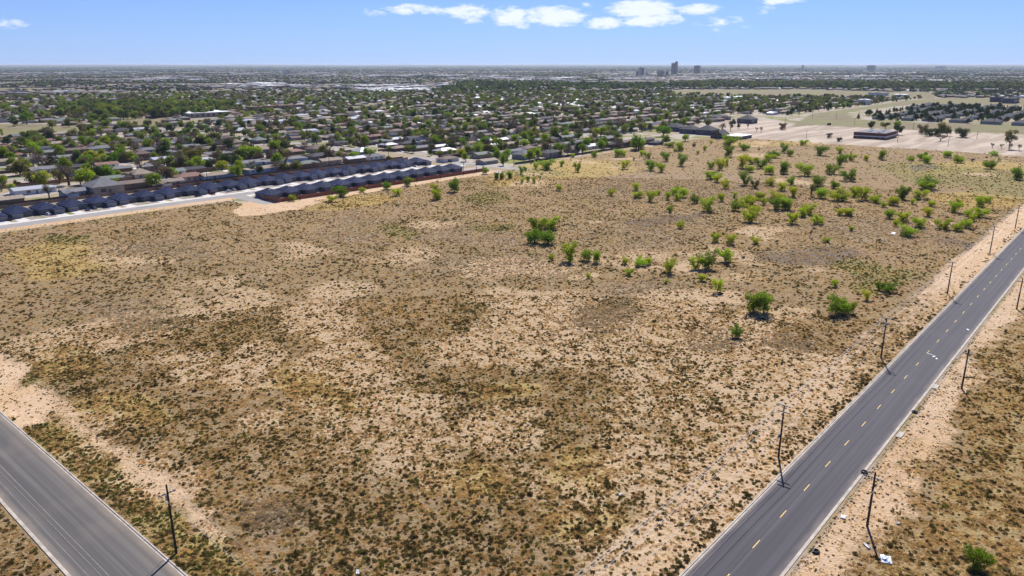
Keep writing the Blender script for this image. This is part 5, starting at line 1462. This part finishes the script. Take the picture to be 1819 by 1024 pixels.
# poles behind the red fence and along the pasture edge
PL = [(262,398.6),(286,398.6),(334,398.6),(359,398.6),(382,398.6),(407,399),(423,401)]
for i, (x, y) in enumerate(PL): utility_pole(x, y, PD, 9.0, (8.4,), 'slim wooden pole before the red fence, %s from the left' % ordinal(i+1), 'poles along the red fence', rich=False)
PL = [(470,403),(520,404),(570,405),(620,406),(670,407),(720,408),(770,409)]
for i, (x, y) in enumerate(PL): utility_pole(x, y, PD, 9.0, (8.4,), 'slim wooden pole on the town side of the pasture, %s from the left' % ordinal(i+1), 'poles along the town side of the pasture', rich=False)
PL = []
for k in range(0, 5):
    for x in range(110, 1100, 52):
        y = (591 if x < 455 else 489)+84*k if k else (509 if x < 445 else 489)
        x2 = x+rnd.uniform(-6, 6)
        if (town_ok(x2, y) or (k == 0 and x2 < 440)) and visible(x2, y, 0) and abs(x2-461) > 14: PL.append((x2, y))
PL.sort(key=lambda p: pj(*p)[0])
for i, (x, y) in enumerate(PL): utility_pole(x, y, PD, 9.0, (8.4,), 'wooden alley pole among the town houses, %s from the left' % ordinal(i+1) if i < 68 else 'wooden alley pole among the town houses', 'alley poles in the town', rich=False)
for i, (px, py) in enumerate([(1432,246),(1395,217),(1485,212),(1518,222),(1594,253),(1622,230),(1684,259),(1710,218),(1735,247),(1765,222),(1590,222),(1419,208),(1443,210)]):
    x, y = gp(px, py); utility_pole(x, y, PD, 9.0, (8.4,), 'slim pole on or behind the sand lot, %s of those standing there' % ordinal(i+1), 'poles around the sand lot', rich=False)

def wire(pts, sag, r, label):
    b = MB()
    P = []
    for p, q in zip(pts[:-1], pts[1:]):
        for i in range(10):
            t = i/10; P.append((p[0]+(q[0]-p[0])*t, p[1]+(q[1]-p[1])*t, p[2]+(q[2]-p[2])*t-4*sag*t*(1-t)))
    P.append(pts[-1]); b.tube(P, [r]*len(P), 4, cap=False)
    o = b.build('power_line', M['wire']); tag(o, label, 'wire')
for dy, z, lab in ((-1.05, 12.15, 'near upper'), (.5, 12.15, 'far upper'), (1.05, 12.15, 'outermost upper'), (0, 5.8, 'low')):
    wire([(x, y+dy, z) for x, y in LA], 1.0, .04, '%s wire strung along the poles on the field side of the dark road' % lab)
for dy, lab in ((-1.1, 'road-side'), (1.1, 'outer')):
    wire([(x, y-dy, 10.0) for x, y in LB], 1.0, .02, '%s wire of the poles on the right side of the dark road' % lab)
for q in (-1.2, 1.2):
    wire([(45.6+q, 115.2, 11.8), (45.6+q, 40, 11.6)], 1.2, .025, '%s wire running from the bottom left pole along the grey road' % ('left' if q < 0 else 'right'))

# ------------------------------------------------------------------ litter and small things
def tyre(x, y, label):
    b = MB(); n, m = 16, 6; R0, r0 = .38, .14; base = 0
    for i in range(n):
        for j in range(m):
            a, q = 2*math.pi*i/n, 2*math.pi*j/m
            b.v.append(((R0+r0*math.cos(q))*math.cos(a), (R0+r0*math.cos(q))*math.sin(a), r0+r0*math.sin(q)))
    for i in range(n):
        for j in range(m): b.f.append((i*m+j, ((i+1)%n)*m+j, ((i+1)%n)*m+(j+1)%m, i*m+(j+1)%m)); b.m.append(0)
    o = b.build('old_tyre', M['rubber'], loc=(x, y, .01), smooth=True); o.scale = (1.4, 1.4, 1.3); tag(o, label, 'tyre')
tyre(117.3, 32.4, 'old tyre lying on the sand right of the dark road at the bottom')
tyre(150.0, 34.1, 'black tyre at the right kerb of the dark road beside a pole top'); bpy.data.objects['old_tyre.001'].location.z = .13
tyre(187.2, 33.6, 'dark tyre by the right kerb of the dark road, farther up')
def sheet_litter(name, x, y, w, d, rz, label, cat, m2=None, seed=1):
    Rr = np.random.default_rng(seed); n = 8; V, F = [], []
    for i in range(n+1):
        for j in range(n+1):
            V.append((w*(i/n-.5)+Rr.normal()*.03, d*(j/n-.5)+Rr.normal()*.03, .10+abs(Rr.normal())*.12))
    for i in range(n):
        for j in range(n): F.append((i*(n+1)+j, (i+1)*(n+1)+j, (i+1)*(n+1)+j+1, i*(n+1)+j+1))
    mi = [1 if (m2 and (k % 7 == 3)) else 0 for k in range(len(F))]
    o = ob(name, mesh_np(name, V, F, [M['paper'], M['blue_ink']], mi), None, (x, y, 0.0), rz); tag(o, label, cat)
    md = o.modifiers.new('thickness', 'SOLIDIFY'); md.thickness = .02
sheet_litter('plastic_sheet', 122.8, 22.6, 2.2, 1.7, .4, 'crumpled white and blue plastic sheet at the shadow tip of the right pole', 'litter', True)
sheet_litter('cardboard_sheet', 124.6, 26.2, 1.5, .5, 1.0, 'pale curved scrap left of the white plastic sheet', 'litter', seed=2)
sheet_litter('plastic_bag', 131.0, 32.2, 1.3, .9, .2, 'white bag on the sand between the tyre and the right pole', 'litter', seed=3)
sheet_litter('plastic_bag', 135.4, 24.0, .6, .5, .2, 'small white scrap in the scrub right of the nearest right-side pole', 'litter', seed=4)
sheet_litter('plastic_sheet', 398, 93.7, 6, 1.8, .1, 'flat white sheet lying in the pasture near the farthest poles', 'litter', seed=5)
x, y = gp(1102, 880); sheet_litter('plastic_bag', x, y, .9, .5, .3, 'small white scrap in the middle of the near pasture', 'litter', seed=6)
x, y = gp(885, 307); sheet_litter('plastic_sheet', x, y, 5, 4, .3, 'white debris by the track near the town corner of the pasture', 'litter', seed=7)
x, y = gp(635, 1018); sheet_litter('plastic_bag', x, y, 1.1, .5, .9, 'white scrap at the bottom edge of the pasture', 'litter', seed=8)
# concrete inlet lids at the right kerb
def inlet(x, y, label):
    e = empty('storm_drain', (x, y, 0)); tag(e, label, 'drain')
    b = MB(); b.box(-1.6, 1.6, -.9, .25, .0, .17); b.build('lid', M['kerb_concrete'], e)
    b = MB(); b.box(-1.2, 1.2, .25, .28, .03, .14); b.build('opening', M['rubber'], e)
inlet(172.5, 33.4, 'pale concrete storm drain at the right kerb of the dark road'); inlet(207, 33.7, 'farther concrete storm drain at the right kerb of the dark road')
# white marks sprayed on the road and rubble
b = MB()
for (x, y, l, w, a) in [(231.5,40.0,1.4,.2,1.4),(230.4,38.9,1.2,.4,-.3),(229.0,37.9,1.0,.4,.1),(262.6,36.3,1.2,.5,.5)]:
    c, s = math.cos(a)*l/2, math.sin(a)*l/2; n_ = (-math.sin(a)*w/2, math.cos(a)*w/2)
    b.quad([(x-c-n_[0], y-s-n_[1], .011), (x+c-n_[0], y+s-n_[1], .011), (x+c+n_[0], y+s+n_[1], .011), (x-c+n_[0], y-s+n_[1], .011)])
tag(b.build('road_markings', M['white_paint']), kind='structure')

# ------------------------------------------------------------------ ground vegetation of the pasture
def tuft_mesh(seed, n, rad, h, blade, mname, mound=0.6):
    """a clump: short leaf-like blades over a low dome"""
    Rr = np.random.default_rng(seed)
    a = Rr.uniform(0, 6.28, n); r = rad*np.sqrt(Rr.uniform(0, 1, n))
    z = h*(1-(r/rad)**2)*Rr.uniform(.35, 1.0, n)
    c = np.stack([r*np.cos(a), r*np.sin(a), z*mound], 1)
    out = np.stack([np.cos(a)*.6, np.sin(a)*.6, Rr.uniform(.5, 1.3, n)], 1)+Rr.normal(size=(n, 3))*.35
    out /= np.linalg.norm(out, axis=1)[:, None]
    side = np.cross(out, Rr.normal(size=(n, 3))); side /= np.linalg.norm(side, axis=1)[:, None]
    L = blade*Rr.uniform(.6, 1.3, n)[:, None]; w = blade*.30
    base = c-out*L*.35; base[:, 2] = np.maximum(base[:, 2], -.02)
    V = np.stack([base-side*w, base+side*w, c+out*L*.65+side*w*.3, c+out*L*.65-side*w*.3], 1).reshape(-1, 3)
    V[:, 2] = np.maximum(V[:, 2], -.03)
    return mesh_np('tuft', V, np.arange(4*n).reshape(n, 4), [M[mname]])
TUF = []
for i in range(3): TUF.append(tuft_mesh(400+i, 46, .50, .55, .34, 'tuft_dark'))       # 0-2 dark scrub
for i in range(2): TUF.append(tuft_mesh(410+i, 40, .45, .50, .34, 'tuft_green'))      # 3-4 green
for i in range(3): TUF.append(tuft_mesh(420+i, 30, .42, .24, .26, 'tuft_dry'))        # 5-7 straw
for i in range(2): TUF.append(tuft_mesh(430+i, 40, .55, .36, .28, 'tuft_grey'))       # 8-9 grey mats
R = np.random.default_rng(91)
def scatter_tufts():
    X, Y, K, S = [], [], [], []
    for n, d0, d1, pw, s0, s1 in ((520000, 95, 260, .55, .30, .80), (330000, 260, 560, .6, .42, 1.0), (70000, 560, 900, 1.0, .6, 1.3)):
        a = AZ-np.radians(R.uniform(-40, 40, n)); u = R.uniform(0, 1, n)
        d = (d0**(1+pw)+u*(d1**(1+pw)-d0**(1+pw)))**(1/(1+pw)); x, y = d*np.cos(a), d*np.sin(a)
        px, py = pj(x, y); k = (px > -60) & (px < 1880) & (py < 1090)
        x, y = x[k], y[k]
        ok = in_field(x, y) | ((y < 33.6) & (x > 50)) | ((x < 30.6) & (x > -5) & (y > 60) & (y < 300)) | ((y > 430) & (y < 438) & (x < 236))
        ok &= ~((x > 30.5) & (x < 44.4)) & ~((y > 33.5) & (y < 47.4))
        x, y = x[ok], y[ok]; f = fields(x, y)
        clump = vnoise(x, y, 5.5, 77, 3); fine = vnoise(x, y, 2.2, 78, 2)
        v = f['veg']; r = R.uniform(0, 1, len(x))
        p_dark = (0.075+.22*v*sm(.40, .66, clump))*(1-f['bare']*.45)*(1-f['sand']*.5)*(1-f['grey']*.72)*(.55+.9*sm(.4, .6, fine))
        kerbside = ((y > 47.2) & (y < 49.6))*sm(.35, .6, clump)*.32+((y < 33.6) & (y > 32.6))*.2
        p_dark = np.maximum(p_dark, kerbside)
        p_dark = p_dark*(.62+.38*sm(130, 240, np.hypot(x, y)))
        p_green = (f['green']*.34+v*.05)*(1-f['sand']*.7)
        p_dry = (.46+.3*f['yell'])*(1-f['bare']*.5)*(1-f['sand']*.8)*sm(.3, .6, fine+.1*R.normal(size=len(x)))
        p_grey = f['grey']*.40*(1-f['sand'])
        p = np.stack([p_dark*.75, p_green*.7, p_dry, p_grey], 1); cs = np.cumsum(p, 1)
        kk = (r[:, None] > cs).sum(1); keep = kk < 4
        x, y, kk = x[keep], y[keep], kk[keep]
        m = len(x); j = R.integers(0, 6, m)
        idx = np.where(kk == 0, j % 3, np.where(kk == 1, 3+j % 2, np.where(kk == 2, 5+j % 3, 8+j % 2)))
        s = R.uniform(s0, s1, m)*np.where(R.random(m) < .05, 1.6, 1.0)*np.where(f['sand'][keep] > .5, np.where((y > 47) & (y < 51), .9, .62), 1.0)
        X.append(x); Y.append(y); K.append(idx); S.append(s)
    X, Y, K, S = map(np.concatenate, (X, Y, K, S))
    print('tufts', len(X))
    for nm, sel, lab, cat in (('scrub', K < 5, 'dark olive scrub clumps dotted over the pasture and verges', 'scrub'), ('dry_grass', K >= 5, 'straw and grey clumps of dry grass over the pasture', 'grass')):
        x, y, k, s = X[sel], Y[sel], K[sel], S[sel]; m = len(x)
        sc = np.stack([s, s*R.uniform(.8, 1.2, m), s*R.uniform(.7, 1.25, m)], 1)
        rot = np.stack([R.normal(size=m)*.08, R.normal(size=m)*.08, R.uniform(0, 6.28, m)], 1)
        pr = TUF[:5] if nm == 'scrub' else TUF[5:]
        stuff(nm, np.stack([x, y, np.zeros(m)], 1), k-(0 if nm == 'scrub' else 5), sc, rot, pr, lab, cat)
scatter_tufts()
